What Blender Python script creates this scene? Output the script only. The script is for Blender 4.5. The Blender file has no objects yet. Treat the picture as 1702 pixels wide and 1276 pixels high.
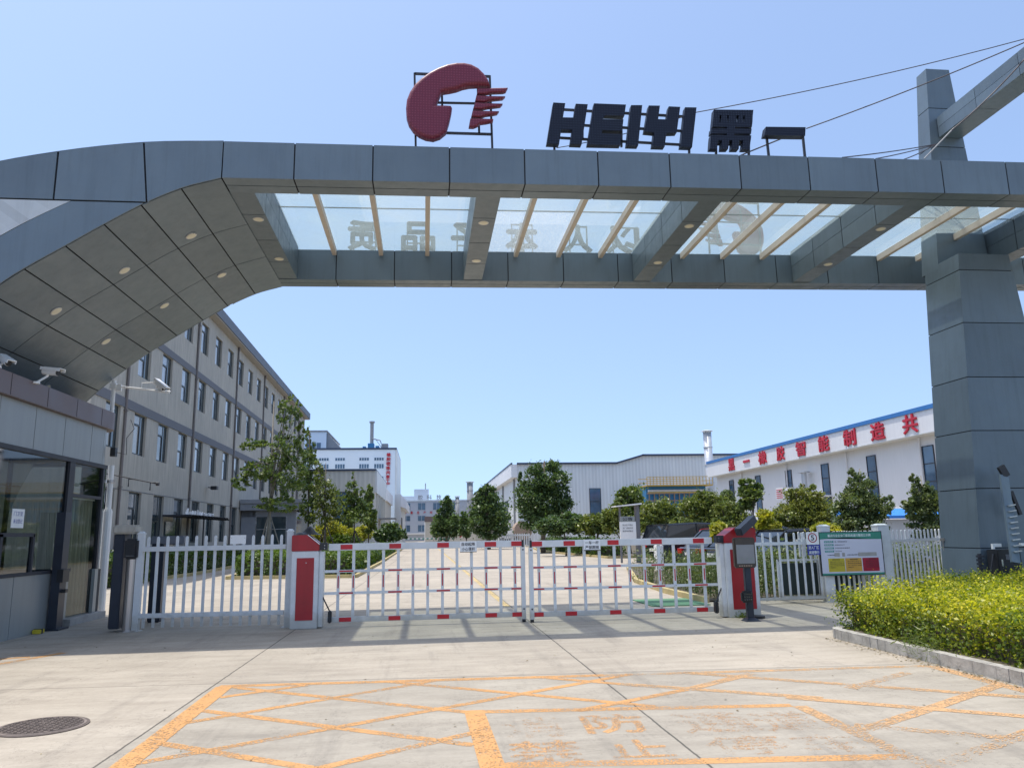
import bpy, bmesh, math, random
import numpy as np
from mathutils import Vector, Matrix
R = math.radians
random.seed(7)
rng = np.random.default_rng(11)
col = bpy.context.scene.collection
scene = bpy.context.scene

# ---------------------------------------------------------------- camera
# World frame: X along the gateway, Y into the factory yard, Z up, metres.
CAM = Vector((0, 0, 1.5))
FOC = 1290.0                      # focal length in photo pixels (photo 1702 wide)
th, pt, rl = R(6.51), R(10.86), 0.018
FW = Vector((math.sin(th)*math.cos(pt), math.cos(th)*math.cos(pt), math.sin(pt)))
r0 = Vector((math.cos(th), -math.sin(th), 0)); u0 = r0.cross(FW)
RT = r0*math.cos(rl) - u0*math.sin(rl); UP = r0*math.sin(rl) + u0*math.cos(rl)
cd = bpy.data.cameras.new("camera"); cam = bpy.data.objects.new("camera", cd); col.objects.link(cam)
cd.sensor_width = 36; cd.lens = FOC/1702*36; cd.clip_start = 0.05; cd.clip_end = 5000
M = Matrix.Identity(4)
for i in range(3):
    M[i][0], M[i][1], M[i][2], M[i][3] = RT[i], UP[i], -FW[i], CAM[i]
cam.matrix_world = M
scene.camera = cam
scene.render.resolution_x = 1024; scene.render.resolution_y = 767

# ---------------------------------------------------------------- light
SUN = Vector((-0.22, 0.02, 1.0)).normalized()          # towards the sun
elev = math.asin(SUN.z); azi = math.atan2(SUN.x, SUN.y)
w = bpy.data.worlds.new("World"); scene.world = w; w.use_nodes = True
nt = w.node_tree; bg = nt.nodes['Background']
sky = nt.nodes.new('ShaderNodeTexSky'); sky.sky_type = 'NISHITA'; sky.sun_disc = False
sky.sun_elevation = elev; sky.sun_rotation = azi
sky.air_density = 1.05; sky.dust_density = 1.1; sky.ozone_density = 0.9; sky.altitude = 0
# hazy day: the band just above the horizon is no brighter than the air a little higher up
stc = nt.nodes.new('ShaderNodeTexCoord'); smp = nt.nodes.new('ShaderNodeMapping'); smp.inputs['Scale'].default_value = (1, 1, 0.85); smp.inputs['Location'].default_value = (0, 0, 0.21)
nt.links.new(stc.outputs['Generated'], smp.inputs[0]); nt.links.new(smp.outputs[0], sky.inputs['Vector'])
hs = nt.nodes.new('ShaderNodeHueSaturation'); hs.inputs['Saturation'].default_value = 0.97; hs.inputs['Value'].default_value = 1.22
nt.links.new(sky.outputs[0], hs.inputs['Color']); nt.links.new(hs.outputs[0], bg.inputs[0]); bg.inputs[1].default_value = 0.15
ld = bpy.data.lights.new("sun", 'SUN'); ld.energy = 3.0; ld.angle = R(0.53); ld.color = (1.0, 0.955, 0.89)
lo = bpy.data.objects.new("sun", ld); col.objects.link(lo)
lo.rotation_euler = SUN.to_track_quat('Z', 'Y').to_euler(); lo.location = (-10, 0, 40)
scene.view_settings.view_transform = 'Standard'; scene.view_settings.look = 'None'
scene.view_settings.exposure = 0.5; scene.view_settings.gamma = 1.0
scene.cycles.max_bounces = 8; scene.cycles.transparent_max_bounces = 24

# ------------------------------------------------ survey of the photograph -> metres
def ray(x, y): return FW + RT*((x-851)/FOC) - UP*((y-638)/FOC)
def on(x, y, ax, v):
    d = ray(x, y); t = (v-CAM[ax])/d[ax]; return CAM + d*t
def atY(x, y, Y): return on(x, y, 1, Y)
def atX(x, y, X): return on(x, y, 0, X)
def atZ(x, y, z=0.0): return on(x, y, 2, z)
def topix(p):
    d = Vector(p)-CAM; q = d.dot(FW); return 851+FOC*d.dot(RT)/q, 638-FOC*d.dot(UP)/q

# ---------------------------------------------------------------- materials
def new_mat(name):
    m = bpy.data.materials.new(name); m.use_nodes = True
    return m, m.node_tree, m.node_tree.nodes['Principled BSDF']
def N(nt, t, **kw):
    n = nt.nodes.new(t)
    for k, v in kw.items(): setattr(n, k, v)
    return n
def L(nt, a, b): nt.links.new(a, b)
def noise(nt, scale, detail=4, rough=0.55, coord='Object', vec=None, stretch=None):
    tc = N(nt, 'ShaderNodeTexCoord'); v = tc.outputs[coord]
    if stretch:
        mp = N(nt, 'ShaderNodeMapping'); mp.inputs['Scale'].default_value = stretch
        L(nt, v, mp.inputs[0]); v = mp.outputs[0]
    n = N(nt, 'ShaderNodeTexNoise'); n.inputs['Scale'].default_value = scale
    n.inputs['Detail'].default_value = detail; n.inputs['Roughness'].default_value = rough
    L(nt, v, n.inputs['Vector']); return n
def ramp(nt, src, stops):
    r = N(nt, 'ShaderNodeValToRGB'); e = r.color_ramp.elements
    while len(e) < len(stops): e.new(0.5)
    for i, (p, c) in enumerate(stops):
        e[i].position = p; e[i].color = (c[0], c[1], c[2], 1) if hasattr(c, '__len__') else (c, c, c, 1)
    L(nt, src, r.inputs[0]); return r
def mixc(nt, fac, a, b, mode='MIX'):
    m = N(nt, 'ShaderNodeMixRGB', blend_type=mode)
    for s, v in ((0, fac), (1, a), (2, b)):
        if hasattr(v, 'links') or hasattr(v, 'is_linked'): L(nt, v, m.inputs[s])
        elif s == 0: m.inputs[0].default_value = v
        else: m.inputs[s].default_value = (v[0], v[1], v[2], 1)
    return m
def panelmat(name, c, rough=0.36):
    m, nt, b = new_mat(name); g = N(nt, 'ShaderNodeNewGeometry')
    rp = ramp(nt, g.outputs['Random Per Island'], [(0.0, [x*0.90 for x in c]), (1.0, [x*1.10 for x in c])])
    n = noise(nt, 1.1, 6, 0.65); r1 = ramp(nt, n.outputs[0], [(0.3, (0.90, 0.90, 0.91)), (0.7, (1.06, 1.06, 1.05))])
    o = mixc(nt, 1, rp.outputs[0], r1.outputs[0], 'MULTIPLY').outputs[0]
    n2 = noise(nt, 3.2, 6, 0.7, stretch=(2.6, 2.6, 0.16)); r2 = ramp(nt, n2.outputs[0], [(0.48, (1, 1, 1)), (0.75, (0.86, 0.86, 0.85))])
    o = mixc(nt, 1, o, r2.outputs[0], 'MULTIPLY').outputs[0]; L(nt, o, b.inputs['Base Color'])
    n3 = noise(nt, 5, 5, 0.7); r3 = ramp(nt, n3.outputs[0], [(0.3, rough*0.8), (0.7, rough*1.35)]); L(nt, r3.outputs[0], b.inputs['Roughness'])
    b.inputs['Metallic'].default_value = 0.2
    n4 = noise(nt, 0.9, 2, 0.4); bp = N(nt, 'ShaderNodeBump'); bp.inputs['Strength'].default_value = 0.25; bp.inputs['Distance'].default_value = 0.03
    L(nt, n4.outputs[0], bp.inputs['Height']); L(nt, bp.outputs[0], b.inputs['Normal'])
    return m
def paint(name, c, rough=0.5, metal=0.0, var=0.12, scale=3.0, bump=0.0, bscale=60, stretch=None, spec=0.5, streak=0.0, coat=0.0):
    m, nt, b = new_mat(name)
    n = noise(nt, scale, 5, 0.6, stretch=stretch)
    lo_ = [x*(1-var) for x in c]; hi = [min(1, x*(1+var)) for x in c]
    rp = ramp(nt, n.outputs[0], [(0.3, lo_), (0.7, hi)])
    out = rp.outputs[0]
    if streak:
        n2 = noise(nt, 2.5, 4, 0.6, stretch=(3, 3, 0.22))
        r2 = ramp(nt, n2.outputs[0], [(0.42, (1, 1, 1)), (0.68, (1-streak,)*3)])
        out = mixc(nt, 1.0, out, r2.outputs[0], 'MULTIPLY').outputs[0]
    L(nt, out, b.inputs['Base Color'])
    b.inputs['Metallic'].default_value = metal
    b.inputs['Specular IOR Level'].default_value = spec
    b.inputs['Coat Weight'].default_value = coat
    rr = ramp(nt, n.outputs[0], [(0.3, rough*0.85), (0.7, min(1, rough*1.15))])
    L(nt, rr.outputs[0], b.inputs['Roughness'])
    if bump:
        n3 = noise(nt, bscale, 3, 0.6); bp = N(nt, 'ShaderNodeBump')
        bp.inputs['Strength'].default_value = bump; bp.inputs['Distance'].default_value = 0.01
        L(nt, n3.outputs[0], bp.inputs['Height']); L(nt, bp.outputs[0], b.inputs['Normal'])
    return m

def leafmat(name, c1, c2, c3=None, trans=0.35):
    m, nt, b = new_mat(name)
    g = N(nt, 'ShaderNodeNewGeometry')
    n = noise(nt, 0.9, 3)
    a = N(nt, 'ShaderNodeMath', operation='ADD'); L(nt, g.outputs['Random Per Island'], a.inputs[0]); L(nt, n.outputs[0], a.inputs[1])
    h = N(nt, 'ShaderNodeMath', operation='MULTIPLY'); L(nt, a.outputs[0], h.inputs[0]); h.inputs[1].default_value = 0.5
    stops = [(0.22, c1), (0.7, c2)] if c3 is None else [(0.2, c1), (0.5, c2), (0.78, c3)]
    rp = ramp(nt, h.outputs[0], stops)
    nb = noise(nt, 2.4, 3); rb = ramp(nt, nb.outputs[0], [(0.32, (0.82, 0.92, 1.0)), (0.68, (1.22, 1.10, 0.86))])
    rp = mixc(nt, 1.0, rp.outputs[0], rb.outputs[0], 'MULTIPLY')
    L(nt, rp.outputs[0], b.inputs['Base Color']); b.inputs['Roughness'].default_value = 0.42
    b.inputs['Specular IOR Level'].default_value = 0.45
    t = N(nt, 'ShaderNodeBsdfTranslucent')
    tcol = mixc(nt, 1.0, rp.outputs[0], (1.25, 1.35, 0.55), 'MULTIPLY'); L(nt, tcol.outputs[0], t.inputs[0])
    mx = N(nt, 'ShaderNodeMixShader'); mx.inputs[0].default_value = trans
    L(nt, b.outputs[0], mx.inputs[1]); L(nt, t.outputs[0], mx.inputs[2])
    L(nt, mx.outputs[0], nt.nodes['Material Output'].inputs[0])
    return m

def corrugated(name, c, period=0.25, axis='X', rough=0.45, depth=0.35):
    m, nt, b = new_mat(name)
    tc = N(nt, 'ShaderNodeTexCoord'); sp = N(nt, 'ShaderNodeSeparateXYZ'); L(nt, tc.outputs['Object'], sp.inputs[0])
    mu = N(nt, 'ShaderNodeMath', operation='MULTIPLY'); mu.inputs[1].default_value = 2*math.pi/period
    if axis == 'XY':
        ad = N(nt, 'ShaderNodeMath', operation='ADD'); L(nt, sp.outputs[0], ad.inputs[0]); L(nt, sp.outputs[1], ad.inputs[1]); L(nt, ad.outputs[0], mu.inputs[0])
    else: L(nt, sp.outputs[0 if axis == 'X' else 1], mu.inputs[0])
    sn = N(nt, 'ShaderNodeMath', operation='SINE'); L(nt, mu.outputs[0], sn.inputs[0])
    n = noise(nt, 1.2, 4, stretch=(1, 1, 0.15)); rp = ramp(nt, n.outputs[0], [(0.3, [x*0.88 for x in c]), (0.7, c)])
    rs = ramp(nt, sn.outputs[0], [(0.0, (0.90,)*3), (0.25, (1, 1, 1))])
    mm = mixc(nt, 1.0, rp.outputs[0], rs.outputs[0], 'MULTIPLY')
    L(nt, mm.outputs[0], b.inputs['Base Color']); b.inputs['Roughness'].default_value = rough
    bp = N(nt, 'ShaderNodeBump'); bp.inputs['Strength'].default_value = depth; bp.inputs['Distance'].default_value = 0.03
    L(nt, sn.outputs[0], bp.inputs['Height']); L(nt, bp.outputs[0], b.inputs['Normal'])
    return m

def concrete(name, c, joints=True):
    m, nt, b = new_mat(name)
    tc = N(nt, 'ShaderNodeTexCoord'); sp = N(nt, 'ShaderNodeSeparateXYZ'); L(nt, tc.outputs['Object'], sp.inputs[0])
    n1 = noise(nt, 0.35, 6, 0.6); n2 = noise(nt, 2.2, 7, 0.68, stretch=(0.45, 1.6, 1)); n3 = noise(nt, 26, 5, 0.7)
    r1 = ramp(nt, n1.outputs[0], [(0.32, [x*0.84 for x in c]), (0.68, [x*1.08 for x in c])])
    r2 = ramp(nt, n2.outputs[0], [(0.36, (0.84, 0.83, 0.82)), (0.62, (1.04, 1.04, 1.04))])
    r3 = ramp(nt, n3.outputs[0], [(0.25, (0.9,)*3), (0.6, (1.03,)*3)])
    o = mixc(nt, 1, r1.outputs[0], r2.outputs[0], 'MULTIPLY').outputs[0]
    o = mixc(nt, 1, o, r3.outputs[0], 'MULTIPLY').outputs[0]
    # dark blotches and tyre scuffs
    n4 = noise(nt, 1.1, 8, 0.75, stretch=(0.5, 1.3, 1)); r4 = ramp(nt, n4.outputs[0], [(0.57, (1, 1, 1)), (0.74, (0.70, 0.70, 0.71))])
    o = mixc(nt, 1, o, r4.outputs[0], 'MULTIPLY').outputs[0]
    n6 = noise(nt, 7, 6, 0.8, stretch=(1.8, 0.5, 1)); r6 = ramp(nt, n6.outputs[0], [(0.68, (1, 1, 1)), (0.8, (0.72, 0.72, 0.73))])
    o = mixc(nt, 1, o, r6.outputs[0], 'MULTIPLY').outputs[0]
    if joints:
        def step(sock, ax, ay, c0, wdt=0.02):
            a = N(nt, 'ShaderNodeMath', operation='MULTIPLY'); L(nt, sp.outputs[0], a.inputs[0]); a.inputs[1].default_value = ax
            bb = N(nt, 'ShaderNodeMath', operation='MULTIPLY_ADD'); L(nt, sp.outputs[1], bb.inputs[0]); bb.inputs[1].default_value = ay; L(nt, a.outputs[0], bb.inputs[2])
            cc = N(nt, 'ShaderNodeMath', operation='GREATER_THAN'); L(nt, bb.outputs[0], cc.inputs[0]); cc.inputs[1].default_value = c0; return cc.outputs[0]
        s1 = step(None, -0.055, -1, -8.79); s2 = step(None, 1, -0.012, -2.28)
        ml = N(nt, 'ShaderNodeMath', operation='MULTIPLY'); L(nt, s1, ml.inputs[0]); L(nt, s2, ml.inputs[1])
        o = mixc(nt, ml.outputs[0], o, mixc(nt, 1, o, (0.90, 0.92, 0.93), 'MULTIPLY').outputs[0]).outputs[0]
        # rubber left by wheels turning into the yard
        nw = N(nt, 'ShaderNodeTexNoise'); nw.inputs['Scale'].default_value = 1.0; nw.inputs['Detail'].default_value = 7; nw.inputs['Roughness'].default_value = 0.7
        mpw = N(nt, 'ShaderNodeMapping'); mpw.inputs['Scale'].default_value = (3.2, 0.28, 1); L(nt, tc.outputs['Object'], mpw.inputs[0]); L(nt, mpw.outputs[0], nw.inputs['Vector'])
        rw_ = ramp(nt, nw.outputs[0], [(0.53, (1, 1, 1)), (0.72, (0.77, 0.77, 0.78))]); o = mixc(nt, 1, o, rw_.outputs[0], 'MULTIPLY').outputs[0]
        no = noise(nt, 1.7, 3, 0.5); ro = ramp(nt, no.outputs[0], [(0.70, (1, 1, 1)), (0.78, (0.66, 0.65, 0.64))]); o = mixc(nt, 1, o, ro.outputs[0], 'MULTIPLY').outputs[0]
        nk = noise(nt, 0.8, 9, 0.7); ak = N(nt, 'ShaderNodeMath', operation='SUBTRACT'); L(nt, nk.outputs[0], ak.inputs[0]); ak.inputs[1].default_value = 0.47
        ab = N(nt, 'ShaderNodeMath', operation='ABSOLUTE'); L(nt, ak.outputs[0], ab.inputs[0]); rk = ramp(nt, ab.outputs[0], [(0.0, (0.62,)*3), (0.003, (1, 1, 1))]); o = mixc(nt, 1, o, rk.outputs[0], 'MULTIPLY').outputs[0]
    # pitting
    v = N(nt, 'ShaderNodeTexVoronoi'); v.inputs['Scale'].default_value = 34; L(nt, tc.outputs['Object'], v.inputs['Vector'])
    rv = ramp(nt, v.outputs['Distance'], [(0.05, (0.72,)*3), (0.12, (1, 1, 1))])
    o = mixc(nt, 0.6, o, rv.outputs[0], 'MULTIPLY').outputs[0]
    if joints:
        nj = noise(nt, 3.0, 6, 0.8)
        def line(srcs, wdt, dark, wob=0.03):
            nonlocal o
            # srcs: (ax, ay, c): |ax*x+ay*y-c+wobble| < wdt
            ax, ay, c0 = srcs
            a = N(nt, 'ShaderNodeMath', operation='MULTIPLY'); L(nt, sp.outputs[0], a.inputs[0]); a.inputs[1].default_value = ax
            bb = N(nt, 'ShaderNodeMath', operation='MULTIPLY_ADD'); L(nt, sp.outputs[1], bb.inputs[0]); bb.inputs[1].default_value = ay; L(nt, a.outputs[0], bb.inputs[2])
            cc = N(nt, 'ShaderNodeMath', operation='MULTIPLY_ADD'); L(nt, nj.outputs[0], cc.inputs[0]); cc.inputs[1].default_value = wob; L(nt, bb.outputs[0], cc.inputs[2])
            dd = N(nt, 'ShaderNodeMath', operation='SUBTRACT'); L(nt, cc.outputs[0], dd.inputs[0]); dd.inputs[1].default_value = c0+wob*0.5
            ee = N(nt, 'ShaderNodeMath', operation='ABSOLUTE'); L(nt, dd.outputs[0], ee.inputs[0])
            gr = ramp(nt, ee.outputs[0], [(wdt*0.6, (dark,)*3), (wdt, (1, 1, 1))])
            o = mixc(nt, 1, o, gr.outputs[0], 'MULTIPLY').outputs[0]
        line((1, -0.012, -2.28), 0.011, 0.25); line((1, 0.004, 1.86), 0.011, 0.25)
        line((0.055, 1, 8.79), 0.010, 0.33); line((1, 0, 6.0), 0.008, 0.5); line((1, 0, -6.3), 0.008, 0.5)
        line((0.02, 1, 13.2), 0.009, 0.45); line((0.02, 1, 18.4), 0.012, 0.4); line((0.02, 1, 23.5), 0.014, 0.4)
        line((0, 1, 29.0), 0.018, 0.4); line((0, 1, 35.0), 0.02, 0.4); line((0, 1, 41.0), 0.02, 0.4); line((0, 1, 47.0), 0.02, 0.5)
        line((1, -0.60, -9.6), 0.007, 0.62, 0.12); line((0.055, 1, 3.6), 0.01, 0.33)
    L(nt, o, b.inputs['Base Color']); b.inputs['Roughness'].default_value = 0.85
    bp = N(nt, 'ShaderNodeBump'); bp.inputs['Strength'].default_value = 0.35; bp.inputs['Distance'].default_value = 0.006
    L(nt, n3.outputs[0], bp.inputs['Height']); L(nt, bp.outputs[0], b.inputs['Normal'])
    return m

def roadpaint(name, c, worn=0.5, scale=5.0):
    """worn: fraction threshold; gritty edges so hardly any half-transparent zone is left"""
    m, nt, b = new_mat(name)
    n = noise(nt, scale, 10, 0.82); n2 = noise(nt, 0.7, 3, 0.5); n5 = noise(nt, 55, 4, 0.7)
    a = N(nt, 'ShaderNodeMath', operation='MULTIPLY_ADD'); L(nt, n.outputs[0], a.inputs[0]); a.inputs[1].default_value = 0.8; nh = N(nt, 'ShaderNodeMath', operation='MULTIPLY'); L(nt, n2.outputs[0], nh.inputs[0]); nh.inputs[1].default_value = 0.5; L(nt, nh.outputs[0], a.inputs[2])
    a2 = N(nt, 'ShaderNodeMath', operation='MULTIPLY_ADD'); L(nt, n5.outputs[0], a2.inputs[0]); a2.inputs[1].default_value = 1.2; L(nt, a.outputs[0], a2.inputs[2])
    h = N(nt, 'ShaderNodeMath', operation='MULTIPLY'); L(nt, a2.outputs[0], h.inputs[0]); h.inputs[1].default_value = 0.4
    rp = ramp(nt, h.outputs[0], [(worn-0.008, 0.0), (worn+0.008, 1.0)])
    nc = noise(nt, 9, 6, 0.7); rc = ramp(nt, nc.outputs[0], [(0.3, [x*0.82+y*0.12 for x, y in zip(c, (0.375, 0.335, 0.275))]), (0.65, c)])
    L(nt, rc.outputs[0], b.inputs['Base Color']); b.inputs['Roughness'].default_value = 0.8
    t = N(nt, 'ShaderNodeBsdfTransparent'); mx = N(nt, 'ShaderNodeMixShader')
    L(nt, rp.outputs[0], mx.inputs[0]); L(nt, t.outputs[0], mx.inputs[1]); L(nt, b.outputs[0], mx.inputs[2])
    L(nt, mx.outputs[0], nt.nodes['Material Output'].inputs[0])
    return m

def windowglass(name, tint, rough=0.04, blind=None):
    m, nt, b = new_mat(name)
    n = noise(nt, 0.6, 2); 
    hi = blind if blind else [x*1.6 for x in tint]
    tc = N(nt, 'ShaderNodeTexCoord'); sp = N(nt, 'ShaderNodeSeparateXYZ'); L(nt, tc.outputs['Object'], sp.inputs[0])
    rp = ramp(nt, n.outputs[0], [(0.38, tint), (0.62, hi)])
    L(nt, rp.outputs[0], b.inputs['Base Color']); b.inputs['Roughness'].default_value = rough
    b.inputs['Specular IOR Level'].default_value = 0.9
    return m

def clearglass(name, tint=(0.80, 0.93, 0.95), body=(0.70, 0.80, 0.82), bodyfac=0.22, crack=False, ior=1.45):
    m, nt, b = new_mat(name); nt.nodes.remove(b)
    tr = N(nt, 'ShaderNodeBsdfTransparent'); tr.inputs[0].default_value = (*tint, 1)
    tl = N(nt, 'ShaderNodeBsdfTranslucent'); tl.inputs[0].default_value = (*body, 1)
    df = N(nt, 'ShaderNodeBsdfDiffuse'); df.inputs[0].default_value = (*body, 1)
    bm_ = N(nt, 'ShaderNodeMixShader'); bm_.inputs[0].default_value = 0.4; L(nt, tl.outputs[0], bm_.inputs[1]); L(nt, df.outputs[0], bm_.inputs[2])
    m1 = N(nt, 'ShaderNodeMixShader'); m1.inputs[0].default_value = bodyfac
    L(nt, tr.outputs[0], m1.inputs[1]); L(nt, bm_.outputs[0], m1.inputs[2])
    n = noise(nt, 1.3, 4); r = ramp(nt, n.outputs[0], [(0.3, bodyfac*0.7), (0.7, bodyfac*1.3)]); L(nt, r.outputs[0], m1.inputs[0])
    if crack:
        tc = N(nt, 'ShaderNodeTexCoord'); v = N(nt, 'ShaderNodeTexVoronoi', feature='DISTANCE_TO_EDGE'); v.inputs['Scale'].default_value = 26
        L(nt, tc.outputs['Object'], v.inputs['Vector'])
        r = ramp(nt, v.outputs['Distance'], [(0.015, 0.75), (0.07, bodyfac+0.06)]); L(nt, r.outputs[0], m1.inputs[0])
    gl = N(nt, 'ShaderNodeBsdfGlossy'); gl.inputs['Roughness'].default_value = 0.03
    fr = N(nt, 'ShaderNodeFresnel'); fr.inputs[0].default_value = ior
    m2 = N(nt, 'ShaderNodeMixShader'); ge = N(nt, 'ShaderNodeNewGeometry')
    sb = N(nt, 'ShaderNodeMath', operation='SUBTRACT'); sb.inputs[0].default_value = 1.0; L(nt, ge.outputs['Backfacing'], sb.inputs[1])
    ml = N(nt, 'ShaderNodeMath', operation='MULTIPLY'); L(nt, sb.outputs[0], ml.inputs[0]); L(nt, fr.outputs[0], ml.inputs[1])
    L(nt, ml.outputs[0], m2.inputs[0]); L(nt, m1.outputs[0], m2.inputs[1]); L(nt, gl.outputs[0], m2.inputs[2])
    L(nt, m2.outputs[0], nt.nodes['Material Output'].inputs[0])
    return m

def leddots(name, c, dot, period=0.035, spec=0.5):
    m, nt, b = new_mat(name)
    tc = N(nt, 'ShaderNodeTexCoord'); v = N(nt, 'ShaderNodeTexVoronoi'); v.inputs['Scale'].default_value = 1/period; v.inputs['Randomness'].default_value = 0.15
    v.voronoi_dimensions = '2D'; sp = N(nt, 'ShaderNodeSeparateXYZ'); cx_ = N(nt, 'ShaderNodeCombineXYZ')
    L(nt, tc.outputs['Object'], sp.inputs[0]); L(nt, sp.outputs[0], cx_.inputs[0]); L(nt, sp.outputs[2], cx_.inputs[1]); L(nt, cx_.outputs[0], v.inputs['Vector'])
    rp = ramp(nt, v.outputs['Distance'], [(0.22, 1.0), (0.32, 0.0)])
    mc = mixc(nt, rp.outputs[0], c, dot); L(nt, mc.outputs[0], b.inputs['Base Color']); b.inputs['Roughness'].default_value = 0.45
    b.inputs['Specular IOR Level'].default_value = spec
    return m

MT = {}
MT['panel'] = panelmat('slate_aluminium_panel', (0.134, 0.174, 0.20))
MT['panel_light'] = panelmat('silver_aluminium_panel', (0.46, 0.48, 0.47), 0.4)
MT['gap'] = paint('dark_joint', (0.012, 0.013, 0.016), 0.9, var=0.1)
MT['rafter'] = paint('cream_steel_rafter', (0.58, 0.50, 0.41), 0.55, var=0.08, scale=5)
MT['glass'] = clearglass('canopy_glass', tint=(0.93, 0.975, 0.955), body=(0.60, 0.68, 0.67), bodyfac=0.24)
MT['glass_crack'] = clearglass('shattered_glass', tint=(0.93, 0.965, 0.965), body=(0.70, 0.76, 0.75), bodyfac=0.15, crack=True)
MT['lens'] = paint('downlight_lens', (0.72, 0.66, 0.48), 0.35, var=0.05)
MT['ring'] = paint('downlight_ring', (0.5, 0.5, 0.5), 0.3, 0.5)
def fencewhite():
    m, nt, b = new_mat('weathered_white_paint')
    n = noise(nt, 5, 6, 0.7); r1 = ramp(nt, n.outputs[0], [(0.3, (0.60, 0.615, 0.61)), (0.65, (0.71, 0.725, 0.72))])
    n2 = noise(nt, 17, 6, 0.75, stretch=(1, 1, 0.4)); r2 = ramp(nt, n2.outputs[0], [(0.66, (1, 1, 1)), (0.73, (0.42, 0.33, 0.26))])
    o = mixc(nt, 1, r1.outputs[0], r2.outputs[0], 'MULTIPLY').outputs[0]
    tc = N(nt, 'ShaderNodeTexCoord'); sp = N(nt, 'ShaderNodeSeparateXYZ'); L(nt, tc.outputs['Object'], sp.inputs[0])
    n3 = noise(nt, 9, 4); ad = N(nt, 'ShaderNodeMath', operation='MULTIPLY_ADD'); L(nt, n3.outputs[0], ad.inputs[0]); ad.inputs[1].default_value = -0.25; L(nt, sp.outputs[2], ad.inputs[2])
    r3 = ramp(nt, ad.outputs[0], [(0.0, (0.72, 0.69, 0.63)), (0.16, (1, 1, 1))]); o = mixc(nt, 1, o, r3.outputs[0], 'MULTIPLY').outputs[0]
    L(nt, o, b.inputs['Base Color']); b.inputs['Roughness'].default_value = 0.5; return m
MT['white'] = fencewhite()
MT['whitewarm'] = paint('warm_white_paint', (0.82, 0.82, 0.80), 0.4, var=0.05)
MT['red'] = paint('red_paint', (0.36, 0.012, 0.018), 0.4, var=0.1, streak=0.1)
MT['redtape'] = paint('red_reflective_tape', (0.50, 0.012, 0.02), 0.35, var=0.12, scale=12)
MT['black'] = paint('black_plastic', (0.018, 0.019, 0.022), 0.45, var=0.2)
MT['darkmetal'] = paint('dark_blue_grey_metal', (0.035, 0.042, 0.058), 0.4, 0.3)
MT['steel'] = paint('brushed_steel', (0.46, 0.42, 0.39), 0.32, 0.85, 0.1, 4, stretch=(1, 1, 0.1))
MT['frame'] = paint('dark_steel_frame', (0.03, 0.032, 0.04), 0.6)
MT['cable'] = paint('black_cable', (0.04, 0.035, 0.045), 0.6)
MT['logo'] = leddots('maroon_sign_face', (0.125, 0.007, 0.027), (0.19, 0.028, 0.055), 0.045)
MT['letter'] = leddots('navy_sign_face', (0.006, 0.009, 0.020), (0.028, 0.036, 0.058), 0.045, 0.25)
MT['booth'] = paint('booth_grey_panel', (0.30, 0.32, 0.315), 0.42, 0.15, 0.05, 1.4, streak=0.08)
MT['brown'] = paint('brown_fascia_panel', (0.155, 0.115, 0.11), 0.45, 0.1, 0.06, 1.5)
MT['boothglass'] = clearglass('booth_window_glass', tint=(0.55, 0.62, 0.62), body=(0.2, 0.2, 0.2), bodyfac=0.02, ior=1.9)
MT['doorglass'] = clearglass('booth_door_glass', tint=(0.82, 0.86, 0.84), body=(0.2, 0.2, 0.2), bodyfac=0.02, ior=1.35)
MT['curtain'] = paint('beige_curtain', (0.42, 0.37, 0.27), 0.9, var=0.2, scale=4, stretch=(6, 6, 0.3))
MT['stucco'] = paint('grey_render', (0.47, 0.44, 0.375), 0.9, var=0.10, scale=0.6, bump=0.3, bscale=30, streak=0.24)
MT['stucco_band'] = paint('dark_grey_render_band', (0.16, 0.165, 0.18), 0.85, var=0.08, scale=1.5)
MT['plinth'] = paint('grey_tile_plinth', (0.13, 0.145, 0.165), 0.6, var=0.12)
MT['eave'] = paint('slate_eave', (0.13, 0.145, 0.17), 0.6, var=0.08, streak=0.1)
MT['soffit'] = paint('cream_soffit', (0.46, 0.42, 0.36), 0.85, var=0.08)
MT['wframe'] = paint('dark_green_window_frame', (0.018, 0.028, 0.034), 0.4)
MT['pane_hi'] = windowglass('window_pane_with_blind', (0.30, 0.33, 0.36), 0.06, (0.50, 0.53, 0.56))
MT['pane_mid'] = windowglass('half_open_blind_pane', (0.10, 0.12, 0.13), 0.05, (0.34, 0.36, 0.37))
MT['pane_warm'] = windowglass('curtained_pane', (0.26, 0.25, 0.22), 0.08, (0.44, 0.42, 0.38))
MT['pane_lo'] = windowglass('dark_window_pane', (0.03, 0.045, 0.05), 0.05)
MT['pane_blue'] = windowglass('blue_window_pane', (0.03, 0.07, 0.12), 0.06)
MT['pipe'] = paint('brown_downpipe', (0.17, 0.15, 0.14), 0.6)
MT['porch'] = paint('porch_grey_panel', (0.27, 0.28, 0.30), 0.5, var=0.08)
MT['clad_grey'] = corrugated('grey_corrugated_wall', (0.74, 0.76, 0.75), 0.45, 'X', depth=0.2)
MT['clad_greyY'] = corrugated('grey_corrugated_side_wall', (0.70, 0.72, 0.71), 0.45, 'Y', depth=0.2)
MT['clad_white'] = paint('white_metal_wall', (0.72, 0.72, 0.72), 0.5, var=0.03, scale=0.5, streak=0.05)
MT['clad_beige'] = corrugated('beige_corrugated_wall', (0.62, 0.61, 0.55), 0.5, 'X', depth=0.2)
MT['tower'] = paint('pale_blue_wall', (0.64, 0.73, 0.80), 0.6, var=0.05, scale=0.2)
MT['trim'] = paint('dark_blue_roof_trim', (0.035, 0.055, 0.10), 0.5)
MT['trimblue'] = paint('blue_roof_trim', (0.03, 0.16, 0.42), 0.5)
MT['blue'] = paint('bright_blue_sheet', (0.02, 0.20, 0.62), 0.45)
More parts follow.
